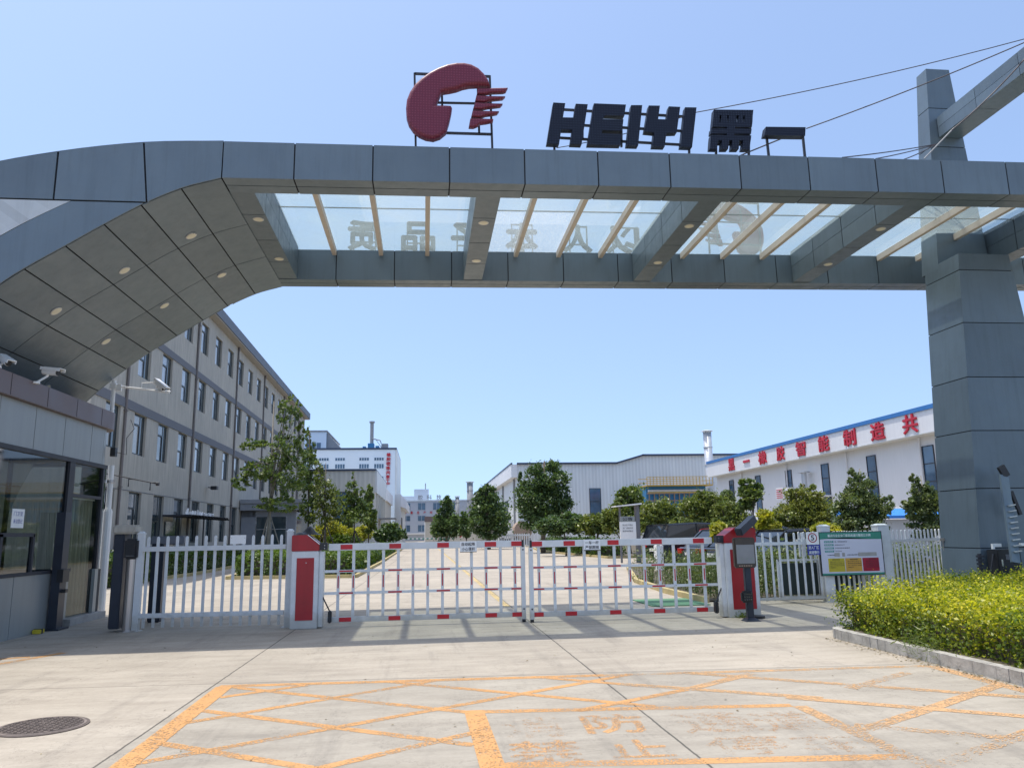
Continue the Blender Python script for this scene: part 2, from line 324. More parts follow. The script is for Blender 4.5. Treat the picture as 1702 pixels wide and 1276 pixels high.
MT['bluemachine'] = paint('blue_machinery', (0.03, 0.19, 0.38), 0.5)
MT['yellow'] = paint('yellow_railing', (0.55, 0.36, 0.06), 0.6)
MT['stack'] = paint('galvanised_stack', (0.52, 0.54, 0.56), 0.4, 0.4, 0.08)
MT['greystack'] = paint('grey_stack', (0.25, 0.26, 0.27), 0.6)
MT['redletter'] = paint('red_letter_face', (0.50, 0.012, 0.03), 0.45)
MT['office2'] = paint('blue_grey_office_wall', (0.42, 0.46, 0.52), 0.8, var=0.05)
MT['beige'] = paint('beige_wall', (0.50, 0.48, 0.42), 0.85, var=0.06)
MT['concrete'] = concrete('concrete_pavement', (0.405, 0.357, 0.285))
MT['soil'] = paint('planting_soil', (0.10, 0.085, 0.055), 0.95, var=0.3, scale=2, bump=0.6, bscale=12)
MT['kerb'] = paint('weathered_kerb_stone', (0.36, 0.345, 0.32), 0.9, var=0.18, scale=5, bump=0.5, bscale=40)
MT['kerbpale'] = paint('pale_kerb_brick', (0.37, 0.355, 0.32), 0.9, var=0.3, scale=7, bump=0.6, bscale=40)
MT['kerbyellow'] = paint('faded_yellow_kerb', (0.44, 0.36, 0.17), 0.9, var=0.25, scale=2)
MT['ypaint'] = roadpaint('worn_orange_road_paint', (0.56, 0.29, 0.10), 0.477, 6)
MT['ypaint_thick'] = roadpaint('fresh_orange_road_paint', (0.56, 0.29, 0.10), 0.455, 8)
MT['ypaint_faint'] = roadpaint('faint_orange_road_paint', (0.56, 0.33, 0.15), 0.50, 6)
MT['yline'] = roadpaint('yellow_centre_line', (0.56, 0.42, 0.18), 0.47, 4)
MT['iron'] = paint('cast_iron', (0.24, 0.20, 0.175), 0.7, 0.3, 0.2, 20, bump=0.5, bscale=90)
MT['brownblack'] = paint('dark_brown_plastic', (0.05, 0.038, 0.03), 0.4)
MT['ironrim'] = paint('worn_cast_iron_edge', (0.13, 0.105, 0.09), 0.75, 0.2, 0.25, 20)
MT['bark'] = paint('tree_bark', (0.13, 0.105, 0.08), 0.95, var=0.25, scale=8)
MT['barkpale'] = paint('pale_tree_bark', (0.24, 0.22, 0.18), 0.95, var=0.2, scale=8)
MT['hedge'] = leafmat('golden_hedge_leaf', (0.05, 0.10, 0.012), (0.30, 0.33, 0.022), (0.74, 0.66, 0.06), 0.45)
MT['hedge_side'] = leafmat('older_shaded_green_hedge_leaf', (0.035, 0.075, 0.010), (0.12, 0.18, 0.016), (0.34, 0.36, 0.03), 0.3)  # older green side leaves, coloured darker to add shade below the yellow top
MT['hedge_dark'] = leafmat('boxwood_leaf', (0.035, 0.075, 0.015), (0.09, 0.15, 0.02), None, 0.3)
MT['hedge_mid'] = leafmat('privet_leaf', (0.05, 0.09, 0.018), (0.14, 0.21, 0.035), None, 0.3)
MT['leaf_gold'] = leafmat('golden_shrub_leaf', (0.20, 0.23, 0.03), (0.50, 0.46, 0.07), None, 0.4)
MT['leaf_a'] = leafmat('ginkgo_leaf', (0.062, 0.105, 0.028), (0.17, 0.225, 0.07), None, 0.35)
MT['leaf_b'] = leafmat('dark_poplar_leaf', (0.040, 0.072, 0.030), (0.115, 0.18, 0.065), None, 0.32)
MT['leaf_c'] = leafmat('olive_shrub_leaf', (0.07, 0.10, 0.025), (0.20, 0.24, 0.06), None, 0.3)
MT['leaf_d'] = leafmat('pale_olive_leaf', (0.10, 0.13, 0.03), (0.27, 0.29, 0.08), None, 0.35)
MT['leaf_e'] = leafmat('grey_green_leaf', (0.06, 0.085, 0.038), (0.19, 0.24, 0.10), None, 0.3)
MT['litter'] = leafmat('dry_leaf', (0.10, 0.075, 0.04), (0.28, 0.22, 0.12), None, 0.1)
MT['grass'] = leafmat('grass_blade', (0.06, 0.10, 0.02), (0.20, 0.24, 0.06), None, 0.3)
MT['carblack'] = paint('black_car_paint', (0.012, 0.013, 0.016), 0.18, var=0.05, coat=0.6)
MT['cardark'] = paint('dark_grey_car_paint', (0.05, 0.055, 0.065), 0.2, var=0.05, coat=0.6)
MT['carred'] = paint('red_car_paint', (0.30, 0.01, 0.015), 0.2, var=0.05, coat=0.6)
MT['carglass'] = windowglass('car_window_glass', (0.015, 0.02, 0.025), 0.03)
MT['tyre'] = paint('tyre_rubber', (0.02, 0.02, 0.02), 0.85)
MT['chrome'] = paint('wheel_alloy', (0.45, 0.45, 0.46), 0.25, 0.9)
MT['headlight'] = paint('headlight_lens', (0.6, 0.6, 0.62), 0.12)
MT['taillight'] = paint('tail_light_lens', (0.45, 0.01, 0.01), 0.2)
MT['screen'] = paint('grey_screen', (0.20, 0.21, 0.22), 0.12, var=0.1)
MT['board'] = paint('board_white', (0.60, 0.60, 0.68), 0.35, var=0.03)
MT['green'] = paint('board_green', (0.04, 0.24, 0.17), 0.4)
MT['teal'] = paint('board_teal', (0.05, 0.25, 0.24), 0.4)
MT['byellow'] = paint('board_yellow', (0.52, 0.42, 0.03), 0.4)
MT['borange'] = paint('board_orange', (0.58, 0.32, 0.05), 0.4)
MT['bred'] = paint('board_red', (0.34, 0.01, 0.03), 0.4)
MT['ink'] = paint('dark_print', (0.03, 0.03, 0.04), 0.6)
MT['whiteprint'] = paint('white_print', (0.75, 0.78, 0.76), 0.5)
MT['bluesign'] = paint('blue_sign_print', (0.02, 0.035, 0.28), 0.4)
MT['tarp'] = paint('dark_green_infill', (0.025, 0.04, 0.035), 0.7, var=0.3, scale=2)
MT['tank'] = paint('rusty_tank', (0.30, 0.22, 0.16), 0.7)
MT['greenmat'] = paint('green_mat', (0.10, 0.22, 0.12), 0.9)
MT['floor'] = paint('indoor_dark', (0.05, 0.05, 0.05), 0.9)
MT['bookred'] = MT['redletter']

# ---------------------------------------------------------------- object helpers
ORG = {}
def tag(o, label=None, cat=None, group=None, kind=None):
    if label: o['label'] = label
    if cat: o['category'] = cat
    if group: o['group'] = group
    if kind: o['kind'] = kind
    return o
def thing(name, label, cat, loc=(0, 0, 0), group=None, local=False, rz=0.0):
    o = bpy.data.objects.new(name, None); col.objects.link(o); o.location = loc; o.empty_display_size = 0.3
    o.rotation_euler = (0, 0, rz)
    ORG[o.name] = Vector((0, 0, 0)) if local else Vector(loc)
    return tag(o, label, cat, group)
class MB:
    def __init__(s): s.v = []; s.f = []; s.nv = 0
    def add(s, vs, fs):
        b = len(s.v); s.v += [tuple(p) for p in vs]; s.f += [tuple(i+b for i in f) for f in fs]; return s
    def hexa(s, p):
        return s.add(p, [(0, 3, 2, 1), (4, 5, 6, 7), (0, 1, 5, 4), (1, 2, 6, 5), (2, 3, 7, 6), (3, 0, 4, 7)])
    def box(s, x0, x1, y0, y1, z0, z1):
        x0, x1 = min(x0, x1), max(x0, x1); y0, y1 = min(y0, y1), max(y0, y1); z0, z1 = min(z0, z1), max(z0, z1)
        return s.hexa([(x0, y0, z0), (x1, y0, z0), (x1, y1, z0), (x0, y1, z0), (x0, y0, z1), (x1, y0, z1), (x1, y1, z1), (x0, y1, z1)])
    def prism(s, poly, vec):
        n = len(poly); a = [Vector(p) for p in poly]; vec = Vector(vec)
        nor = Vector((0, 0, 0))
        for i in range(n): nor += a[i].cross(a[(i+1) % n])
        if nor.dot(vec) > 0: a = a[::-1]
        b = [p+vec for p in a]
        fs = [tuple(range(n)), tuple(range(2*n-1, n-1, -1))]
        fs += [(i, i+n, (i+1) % n+n, (i+1) % n) for i in range(n)]
        return s.add(a+b, fs)
    def tube(s, pts, r, n=8, r2=None, cap=True):
        pts = [Vector(p) for p in pts]; m = len(pts); vs = []
        up = Vector((0, 0, 1))
        for i, p in enumerate(pts):
            d = (pts[min(i+1, m-1)]-pts[max(i-1, 0)]).normalized()
            a = d.cross(up)
            if a.length < 1e-3: a = d.cross(Vector((0, 1, 0)))
            a.normalize(); b = a.cross(d).normalized()
            rr = r if r2 is None else r+(r2-r)*i/(m-1)
            if hasattr(r, '__len__'): rr = r[i]
            for k in range(n):
                t = 2*math.pi*k/n; vs.append(p+a*math.cos(t)*rr+b*math.sin(t)*rr)
        fs = [(i*n+k, i*n+(k+1) % n, (i+1)*n+(k+1) % n, (i+1)*n+k) for i in range(m-1) for k in range(n)]
        fs = [f[::-1] for f in fs]
        if cap: fs += [tuple(range(n)), tuple(range(m*n-1, (m-1)*n-1, -1))]
        return s.add(vs, fs)
    def grid(s, fn, nu, nv):
        vs = [fn(i/nu, j/nv) for j in range(nv+1) for i in range(nu+1)]
        fs = [(j*(nu+1)+i, j*(nu+1)+i+1, (j+1)*(nu+1)+i+1, (j+1)*(nu+1)+i) for j in range(nv) for i in range(nu)]
        return s.add(vs, fs)
    def bar(s, a, b, w, h=None, up=(0, 0, 1)):
        a = Vector(a); b = Vector(b); h = h or w; d = (b-a).normalized(); x = d.cross(Vector(up))
        if x.length < 1e-3: x = d.cross(Vector((0, 1, 0)))
        x = x.normalized()*w/2; z = x.cross(d).normalized()*h/2
        return s.hexa([a-x-z, a+x-z, b+x-z, b-x-z, a-x+z, a+x+z, b+x+z, b-x+z])
    def build(s, name, mat, parent=None, smooth=False, bevel=0):
        me = bpy.data.meshes.new(name)
        o0 = ORG.get(parent.name, Vector((0, 0, 0))) if parent else Vector((0, 0, 0))
        me.from_pydata([(v[0]-o0[0], v[1]-o0[1], v[2]-o0[2]) for v in s.v], [], s.f)
        if isinstance(mat, str): mat = MT[mat]
        me.materials.append(mat); me.update()
        bm = bmesh.new(); bm.from_mesh(me)
        bmesh.ops.recalc_face_normals(bm, faces=bm.faces[:]) if len(bm.faces) < 20000 and not getattr(s, 'open', False) else None
        if bevel: bmesh.ops.bevel(bm, geom=bm.edges[:], offset=bevel, segments=2, affect='EDGES', clamp_overlap=True)
        bm.to_mesh(me); bm.free()
        o = bpy.data.objects.new(name, me); col.objects.link(o)
        if parent: o.parent = parent; ORG[o.name] = o0
        else: ORG[o.name] = Vector((0, 0, 0))
        if smooth:
            for p in me.polygons: p.use_smooth = True
        return o
def struct(name, mb, mat): return tag(mb.build(name, mat), kind='structure')
def children(o): return [c for c in bpy.data.objects if c.parent == o]
def copy_tree(o, parent=None):
    kids = children(o)
    c = o.copy(); col.objects.link(c)
    if parent is not None: c.parent = parent
    ORG[c.name] = ORG.get(o.name, Vector((0, 0, 0)))
    for k in kids: copy_tree(k, c)
    return c

_txt = {}
def text_geo(t, bold=0.0, ext=0.02):
    key = (t, bold, ext)
    if key in _txt: return _txt[key]
    cu = bpy.data.curves.new('writing', 'FONT'); cu.body = t; cu.size = 1.0; cu.extrude = ext; cu.offset = bold
    cu.resolution_u = 3
    ob = bpy.data.objects.new('writing', cu); col.objects.link(ob)
    dg = bpy.context.evaluated_depsgraph_get(); me = bpy.data.meshes.new_from_object(ob.evaluated_get(dg))
    vs = np.array([v.co[:] for v in me.vertices]); fs = [tuple(p.vertices) for p in me.polygons]
    bpy.data.objects.remove(ob); bpy.data.curves.remove(cu); bpy.data.meshes.remove(me)
    _txt[key] = (vs, fs); return vs, fs
def add_text(mb, t, origin, ax, ay, w, h, depth=0.01, bold=0.0, slant=0.0):
    """fit the writing t into w x h metres; origin = lower left, ax/ay unit axes, raised along ax x ay"""
    vs, fs = text_geo(t, 0.0)
    if len(vs) == 0: return mb
    em = h if len(t) == 1 else min(h, w/len(t))
    lo, hi = vs.min(0), vs.max(0)
    ax = Vector(ax); ay = Vector(ay); az = ax.cross(ay); o = Vector(origin)
    p = (vs-lo)/np.maximum(hi-lo, 1e-6)
    # heavier strokes: the same glyphs laid again a little to each side, each on its own level
    sh = [(0, 0)]+([(1, 0), (-1, 0), (0, 1), (0, -1)] if bold else [])
    for k, (sx, sy) in enumerate(sh):
        b = bold*em*1.1; e = depth*0.04*k
        mb.add([o+ax*(q[0]*w+slant*q[1]*h+sx*b)+ay*(q[1]*h+sy*b)+az*(q[2]*(depth-2*e)+e) for q in p], fs)
    return mb

# ---------------------------------------------------------------- foliage
def leaf_mesh(name, pts, size, mat, parent=None, up_bias=0.25, nor=None, aspect=0.62, jitter=0.35):
    """pts (n,3): one bent leaf at each point"""
    n = len(pts)
    d = rng.normal(size=(n, 3)); d[:, 2] += up_bias
    if nor is not None: d = d*0.75+nor*0.9
    d /= np.linalg.norm(d, axis=1)[:, None]
    a = rng.normal(size=(n, 3)); a -= (a*d).sum(1)[:, None]*d; a /= np.linalg.norm(a, axis=1)[:, None]
    b = np.cross(d, a)
    sz = size*(1+jitter*rng.normal(size=n)).clip(0.4, 2.0)
    a = a*sz[:, None]*0.5; b = b*sz[:, None]*aspect*0.5; dd = d*sz[:, None]*0.12
    v = np.empty((n, 4, 3)); v[:, 0] = pts-a; v[:, 1] = pts-b+dd; v[:, 2] = pts+a; v[:, 3] = pts+b+dd
    o0 = np.array(ORG.get(parent.name, Vector((0, 0, 0)))) if parent else np.zeros(3)
    v = (v-o0).reshape(-1, 3)
    me = bpy.data.meshes.new(name)
    me.vertices.add(4*n); me.vertices.foreach_set('co', v.ravel())
    me.loops.add(4*n); me.loops.foreach_set('vertex_index', np.arange(4*n, dtype=np.int32))
    me.polygons.add(n); me.polygons.foreach_set('loop_start', np.arange(0, 4*n, 4, dtype=np.int32)); me.polygons.foreach_set('loop_total', np.full(n, 4, dtype=np.int32))
    me.materials.append(MT[mat]); me.update(); me.validate()
    o = bpy.data.objects.new(name, me); col.objects.link(o)
    if parent: o.parent = parent; ORG[o.name] = ORG.get(parent.name, Vector((0, 0, 0)))
    return o
def blob_points(blobs, n, clusters=60, csize=0.22, shell=0.5):
    """blobs: (cx,cy,cz,rx,ry,rz[,weight]); leaf clumps spread through the volumes"""
    wt = np.array([b[3]*b[4]*b[5]*(b[6] if len(b) > 6 else 1) for b in blobs])**0.7; wt /= wt.sum()
    out = []
    for b, k in zip(blobs, (wt*n).astype(int)):
        nc = max(5, int(clusters*k/n*1.2)); u = rng.normal(size=(nc, 3)); u /= np.linalg.norm(u, axis=1)[:, None]
        r = (shell+(1-shell)*rng.random(nc)**0.6)*(0.86+0.3*rng.random(nc))
        c = u*r[:, None]
        idx = rng.integers(0, nc, k); cs = csize*(0.6+0.9*rng.random(nc))
        p = c[idx]+rng.normal(size=(k, 3))*cs[idx][:, None]*np.array([1, 1, 0.75])
        out.append(np.array(b[:3])+p*np.array(b[3:6]))
    return np.concatenate(out)
def make_tree(name, label, cat, base, blobs, n, leaf, mat, trunk_r=0.1, trunk_h=None, bark='bark', clusters=60, csize=0.2, group=None, limbs=7, shell=0.45, aspect=0.62, splay=None):
    t = thing(name, label, cat, base, group)
    B = Vector(base); top = max(b[2]+b[5]*0.5 for b in blobs)
    bl = [(b[0], b[1], b[2])+tuple(b[3:]) for b in blobs]
    if trunk_r:
        mb = MB(); c = blobs[0]
        H = trunk_h or (top-B.z)
        tx = sum(b[0] for b in blobs)/len(blobs); ty = sum(b[1] for b in blobs)/len(blobs)
        pts = [B, B+Vector((random.uniform(-.05, .05)*H*.2, 0, H*0.25)), Vector((B.x+(tx-B.x)*0.4, B.y, B.z+H*0.55)), Vector((B.x+(tx-B.x)*0.8, B.y+(ty-B.y)*.5, B.z+H))]
        mb.tube(pts, trunk_r, 8, trunk_r*0.25)
        for k in range(limbs):
            b = blobs[k % len(blobs)]; s = 0.2+0.7*k/max(1, limbs)
            st = pts[1].lerp(pts[3], s*0.7)
            e = Vector((b[0]+random.uniform(-.6, .6)*b[3], b[1]+random.uniform(-.6, .6)*b[4], b[2]+random.uniform(-.3, .5)*b[5]))
            mid = st.lerp(e, 0.5)+Vector((0, 0, 0.05*H))
            mb.tube([st, mid, e], trunk_r*0.45, 6, trunk_r*0.1)
        if splay:
            for q in range(splay[0]):
                an = q*2*math.pi/splay[0]+0.4; e = B+Vector((math.cos(an)*splay[1], math.sin(an)*splay[1], 0))
                mb.tube([e, B+Vector((0, 0, splay[2]))], 0.03, 6)
        mb.build('trunk', bark, t, smooth=True)
    leaf_mesh('crown', blob_points(bl, n, clusters, csize, shell), leaf, mat, t, aspect=aspect)
    return t
def hedge_points(x0, x1, y0, y1, z0, z1, dens, rough=0.05, nface=('t', 'f', 'l', 'r', 'b')):
    P = []; NR = []
    def face(n, f, nr):
        u = rng.random(n); v = rng.random(n); p = f(u, v)
        wob = (np.sin(p[:, 0]*3.1+p[:, 1]*2.3)+np.sin(p[:, 0]*7.7-p[:, 1]*5.1)*0.6+np.sin(p[:, 0]*1.3+p[:, 2]*9)*0.5)*rough*0.5
        q = p+np.array(nr)*(wob[:, None]+rng.normal(size=(n, 1))*rough*0.7-rng.random((n, 1))**2*rough*2.2)
        P.append(q); NR.append(np.tile(np.array(nr, float), (n, 1)))
    A = lambda a, b: max(10, int(a*b*dens))
    st = np.stack
    if 't' in nface: face(A(x1-x0, y1-y0), lambda u, v: st([x0+(x1-x0)*u, y0+(y1-y0)*v, np.full_like(u, z1)], 1), (0, 0, 1))
    if 'f' in nface: face(A(x1-x0, z1-z0), lambda u, v: st([x0+(x1-x0)*u, np.full_like(u, y0), z0+(z1-z0)*v], 1), (0, -1, 0))
    if 'b' in nface: face(A(x1-x0, z1-z0), lambda u, v: st([x0+(x1-x0)*u, np.full_like(u, y1), z0+(z1-z0)*v], 1), (0, 1, 0))
    if 'l' in nface: face(A(y1-y0, z1-z0), lambda u, v: st([np.full_like(u, x0), y0+(y1-y0)*u, z0+(z1-z0)*v], 1), (-1, 0, 0))
    if 'r' in nface: face(A(y1-y0, z1-z0), lambda u, v: st([np.full_like(u, x1), y0+(y1-y0)*u, z0+(z1-z0)*v], 1), (1, 0, 0))
    return np.concatenate(P), np.concatenate(NR)

# ================================================================ SETTING
g = MB(); g.add([(-1500, -400, 0), (1500, -400, 0), (1500, 2500, 0), (-1500, 2500, 0)], [(0, 1, 2, 3)]); struct('ground', g, 'concrete')
# planting beds (soil sheets) inside the yard
def bed(poly, z=0.03):
    b = MB(); b.add([(x, y, z) for x, y in poly], [tuple(range(len(poly)))]); struct('planting_bed', b, 'soil')
bed([(-11.9, 26), (-10.4, 26), (-9.6, 34.5), (-9.9, 46), (-12.1, 46)])
bed([(-7.2, 30.6), (-2.6, 29.6), (-2.4, 44), (-2.9, 140), (-8, 140), (-8.4, 60), (-7.6, 44)])
bed([(5.95, 16.4), (8.6, 16.2), (22, 17.5), (26, 40), (12, 28), (8.3, 31.5), (6.3, 23), (5.95, 19)])
bed([(10.4, 44), (26, 44), (26, 95), (13, 95), (9.6, 66), (9.2, 60)])
bed([(-40, 47), (-12.3, 47), (-12.3, 52), (-40, 52)], 0.02)
def kerb(name, pts, w_, h_, mat, z0=0.0, step=0.6):
    mb = MB()
    for a, b in zip(pts, pts[1:]):
        a = Vector((*a, 0)); b = Vector((*b, 0)); n = max(1, int((b-a).length/step)); d = (b-a)/n
        for k in range(n):
            p = a+d*k; q = a+d*(k+0.985); j = random.uniform(-.006, .006)
            mb.bar(p+Vector((j, j, z0+h_/2)), q+Vector((-j, j, z0+h_/2)), w_, h_)
    return mb.build(name, mat)
for pts in ([(-10.35, 28), (-9.55, 34.5), (-9.85, 46)], [(-2.3, 140), (-2.35, 44), (-2.5, 29.55), (-7.25, 30.5), (-7.9, 46)],
            [(5.85, 16.2), (5.85, 19), (6.2, 23), (8.2, 31.6), (12, 28.2)], [(12, 95), (9.5, 66), (9.1, 60), (10.3, 43.9), (26, 43.9)]):
    tag(kerb('planter_kerb', pts, 0.12, 0.12, 'kerbyellow'), kind='structure')

# road markings: hatched keep-clear box in front of the gate (metres)
def strip(mb, a, b, w_, z=0.0015):
    a = Vector((a[0], a[1], z)); b = Vector((b[0], b[1], z)); d = (b-a).normalized(); n = Vector((-d.y, d.x, 0))*w_/2
    k = max(2, int((b-a).length/0.4))
    for i in range(k):
        p = a.lerp(b, i/k); q = a.lerp(b, (i+1)/k); mb.add([p-n, q-n, q+n, p+n], [(0, 1, 2, 3)])
tl = lambda x: 8.74-0.055*(x+2)
mk = MB(); strip(mk, (-2.04, 8.72), (-2.0, 3.6), 0.17, 0.0035); strip(mk, (0.43, 7.12), (0.47, 3.6), 0.17, 0.0035)
struct('road_marking', mk, 'ypaint_thick')
mk = MB(); strip(mk, (-2.1, tl(-2.1)), (1.9, tl(1.9)), 0.13); strip(mk, (0.5, 7.06), (3.15, 6.79), 0.12); strip(mk, (0.5, 5.47), (3.2, 5.2), 0.13)
struct('road_marking', mk, 'ypaint')
mk = MB(); strip(mk, (1.9, tl(1.9)), (5.5, tl(5.5)), 0.12, 0.0016); strip(mk, (5.48, 8.3), (5.42, 3.5), 0.15, 0.0017)
struct('road_marking', mk, 'ypaint_faint')
segA = [((-2.0, 8.70), (0.42, 7.03)), ((-1.95, 7.58), (0.36, 6.0)), ((-1.97, 6.48), (0.38, 4.85)), ((-1.9, 5.35), (0.4, 3.7)), ((-0.4, 8.66), (2.0, 6.97)), ((1.15, 8.6), (1.95, 8.02)),
        ((-1.95, 5.95), (2.2, 8.53)), ((-2.0, 4.7), (0.42, 6.38)), ((-2.0, 7.10), (0.1, 8.58)), ((-1.95, 8.15), (-1.2, 8.62)), ((1.3, 6.93), (2.5, 7.62)), ((-1.9, 3.6), (0.4, 5.1)),
        ]
mk = MB()
for i, (a, b) in enumerate(segA): strip(mk, a, b, 0.10, 0.0018+0.00006*i)
struct('road_marking', mk, 'ypaint')
segB = [((3.2, 6.75), (3.18, 3.8)), ((3.2, 5.85), (4.2, 6.45)), ((2.5, 7.62), (3.44, 8.29)), ((1.95, 8.02), (3.55, 7.0)), ((2.75, 8.5), (5.4, 6.6)), ((4.2, 6.45), (5.45, 7.25)), ((4.0, 7.36), (5.0, 8.0)), ((3.3, 5.0), (5.45, 6.2)), ((3.3, 6.05), (5.4, 4.7)), ((3.25, 7.1), (5.4, 5.6)), ((3.2, 3.9), (5.4, 5.3))]
mk = MB()
for i, (a, b) in enumerate(segB): strip(mk, a, b, 0.13, 0.0028+0.00006*i)
struct('road_marking', mk, 'ypaint_faint')
mk = MB(); strip(mk, (-4.9, 11.75), (-5.6, 10.2), 0.14); strip(mk, (-5.2, 11.45), (-6.3, 11.0), 0.14, 0.0019); struct('road_marking', mk, 'ypaint')
mk = MB()
for ch, x, y, w_, h_ in (('防', 1.25, 6.17, .48, .60), ('禁', .58, 5.50, .50, .54), ('止', 1.28, 5.50, .42, .44)):
    add_text(mk, ch, (x, y, 0.0012), (1, -.055, 0), (0.055, 1, 0), w_, h_, 0.0004, 0.02)
struct('road_marking', mk, roadpaint('faded_orange_lettering', (0.58, 0.32, 0.13), 0.505, 7))
mk = MB()
for ch, x, y, w_, h_ in (('消', 0.60, 6.15, .46, .62), ('通', 1.98, 6.05, .6, .62), ('道', 2.6, 5.98, .5, .62), ('停', 1.98, 5.42, .55, .5), ('车', 2.62, 5.36, .5, .5)):
    add_text(mk, ch, (x, y, 0.0012), (1, -.055, 0), (0.055, 1, 0), w_, h_, 0.0004, 0.02)
struct('road_marking', mk, roadpaint('almost_vanished_lettering', (0.56, 0.33, 0.16), 0.55, 6))
mk = MB(); strip(mk, (1.72, 16.6), (1.30, 118), 0.13); struct('road_marking', mk, 'yline')

# manhole cover
mh = thing('manhole_cover', 'round cast iron manhole cover with a cross-hatched top set in the pavement', 'manhole cover', (-3.13, 7.21, 0))
mb = MB(); mb.tube([(-3.13, 7.21, 0.0), (-3.13, 7.21, 0.008)], 0.35, 48); mb.build('rim', 'ironrim', mh)
mb = MB(); mb.tube([(-3.13, 7.21, 0.004), (-3.13, 7.21, 0.011)], 0.325, 48); cv = mb.build('cover', 'iron', mh)
mb = MB()
for rr in (0.30, 0.10):
    pts = [(-3.13+rr*math.cos(a), 7.21+rr*math.sin(a), 0.012) for a in np.linspace(0, 2*math.pi, 41)]; mb.tube(pts, 0.006, 4, cap=False)
for k in range(-5, 6):
    c = 0.05*k; hl = math.sqrt(max(0.0, 0.29**2-c*c))
    for s in (0, 1):
        a, b = ((-3.13+c, 7.21-hl, 0.0125), (-3.13+c, 7.21+hl, 0.0125)) if s else ((-3.13-hl, 7.21+c, 0.0125), (-3.13+hl, 7.21+c, 0.0125))
        mb.bar(a, b, 0.010, 0.008)
mb.build('tread_pattern', 'ironrim', mh)

# ================================================================ GATEWAY
gw = thing('gateway', 'slate grey metal-clad gateway with arched left leg, glazed canopy and tapered right pillar', 'gateway', (4, 14, 0))
def lv(x): return 0.0118*(x+3.14) if x > -3.14 else 0.0
class LB(MB):
    """beam geometry follows the slight fall of the canopy along X"""
    def add(s, vs, fs): return MB.add(s, [(v[0], v[1], v[2]+lv(v[0])) for v in vs], fs)
JX = [-3.14]+[-2.05+1.215*k for k in range(0, 17)]
def clad_beam(name, x0, x1, y0, y1, z0, z1, joints, axis='X', mat='panel', top=True):
    g_ = 0.011; cr = LB(); pl = LB(); e = 0.012
    if axis == 'X':
        js = [x0]+[j for j in joints if x0+0.05 < j < x1-0.05]+[x1]
        cr.box(x0+e, x1-e, y0+e, y1-e, z0+e, z1-e)
        for a, b in zip(js, js[1:]):
            a += g_; b -= g_
            pl.box(a, b, y0, y0+e-.001, z0, z1); pl.box(a, b, y1-e+.001, y1, z0, z1)
            m_ = (y0+y1)/2
            pl.box(a, b, y0+e, m_-g_, z0, z0+e-.001); pl.box(a, b, m_+g_, y1-e, z0, z0+e-.001)
            pl.box(a, b, y0+e, y1-e, z1-e+.001, z1)
    else:
        js = [y0]+[j for j in joints if y0+0.05 < j < y1-0.05]+[y1]; zm = (z0+z1)/2
        cr.box(x0+e, x1-e, y0+e, y1-e, z0+e, z1-e)
        for a, b in zip(js, js[1:]):
            a += g_; b -= g_
            for (za, zb) in ((z0, zm-.004), (zm+.004, z1)):
                pl.box(x0, x0+e-.001, a, b, za, zb); pl.box(x1-e+.001, x1, a, b, za, zb)
            pl.box(x0+e, x1-e, a, b, z0, z0+e-.001); pl.box(x0+e, x1-e, a, b, z1-e+.001, z1)
        pl.box(x0+e, x1-e, y0, y0+e-.001, z0, z1); pl.box(x0+e, x1-e, y1-e+.001, y1, z0, z1)
    o = pl.build(name, mat, gw, bevel=0); cr.build('joint_backing', 'gap', o); return o
XE = 17.2
clad_beam('front_beam', -3.14, XE, 11.6, 12.14, 7.0-.03, 7.58, JX)
clad_beam('rear_beam', -3.2, XE, 16.5, 17.0, 7.0-.03, 7.655, [-3.2+1.26*k for k in range(1, 17)])
CX = [(-3.2, -2.76), (0.84, 1.25), (4.70, 5.11), (8.51, 8.93), (12.40, 12.83)]
for a, b in CX: clad_beam('cross_beam', a, b, 12.15, 16.49, 6.985, 7.72, [13.05, 14.25, 15.45], 'Y')
bays = [(-2.76, 0.84), (1.25, 4.70), (5.11, 8.51), (8.93, 12.40), (12.83, 17.1)]
centres = [-2.98, 1.045, 4.905, 8.72, 12.61, 16.5]
for bi, (a, b) in enumerate(bays):
    c0, c1 = centres[bi], centres[bi+1]; xs = [c0+(c1-c0)*k/4 for k in (1, 2, 3)]
    for x in xs:
        r = LB(); r.box(x-.045, x+.045, 12.142, 16.42, 7.50, 7.635); r.build('rafter', 'rafter', gw)
    ed = [a]+xs+[b]
    for i in range(4):
        for j, (ya, yb) in enumerate(((12.142, 14.245), (14.255, 16.498))):
            p = LB(); p.box(ed[i]+.004, ed[i+1]-.004, ya, yb, 7.645, 7.657)
            p.build('glass_pane', 'glass_crack' if (bi == 1 and j == 1 and i < 2) else 'glass', gw)
    s = LB(); s.box(a, b, 14.235, 14.265, 7.658, 7.668); s.build('glazing_joint', 'gap', gw)
# arched left leg
prof = [(-3.14, 6.97), (-3.73, 6.775), (-4.30, 6.49), (-4.81, 6.165), (-5.33, 5.81), (-5.87, 5.44), (-6.33, 5.07), (-6.85, 4.60), (-7.35, 4.05), (-7.8, 3.4), (-8.2, 2.6), (-8.5, 1.7), (-8.7, 0.8), (-8.75, 0.0)]
def catmull(pts, n):
    out = []
    for i in range(len(pts)-1):
        p0, p1, p2, p3 = pts[max(0, i-1)], pts[i], pts[i+1], pts[min(len(pts)-1, i+2)]
        if i == 0: p0 = (2*p1[0]-p2[0], 2*p1[1]-p2[1])
        for k in range(n):
            t = k/n; out.append(tuple(0.5*(2*p1[c]+(p2[c]-p0[c])*t+(2*p0[c]-5*p1[c]+4*p2[c]-p3[c])*t*t+(3*p1[c]-p0[c]-3*p2[c]+p3[c])*t**3) for c in (0, 1)))
    return out+[pts[-1]]
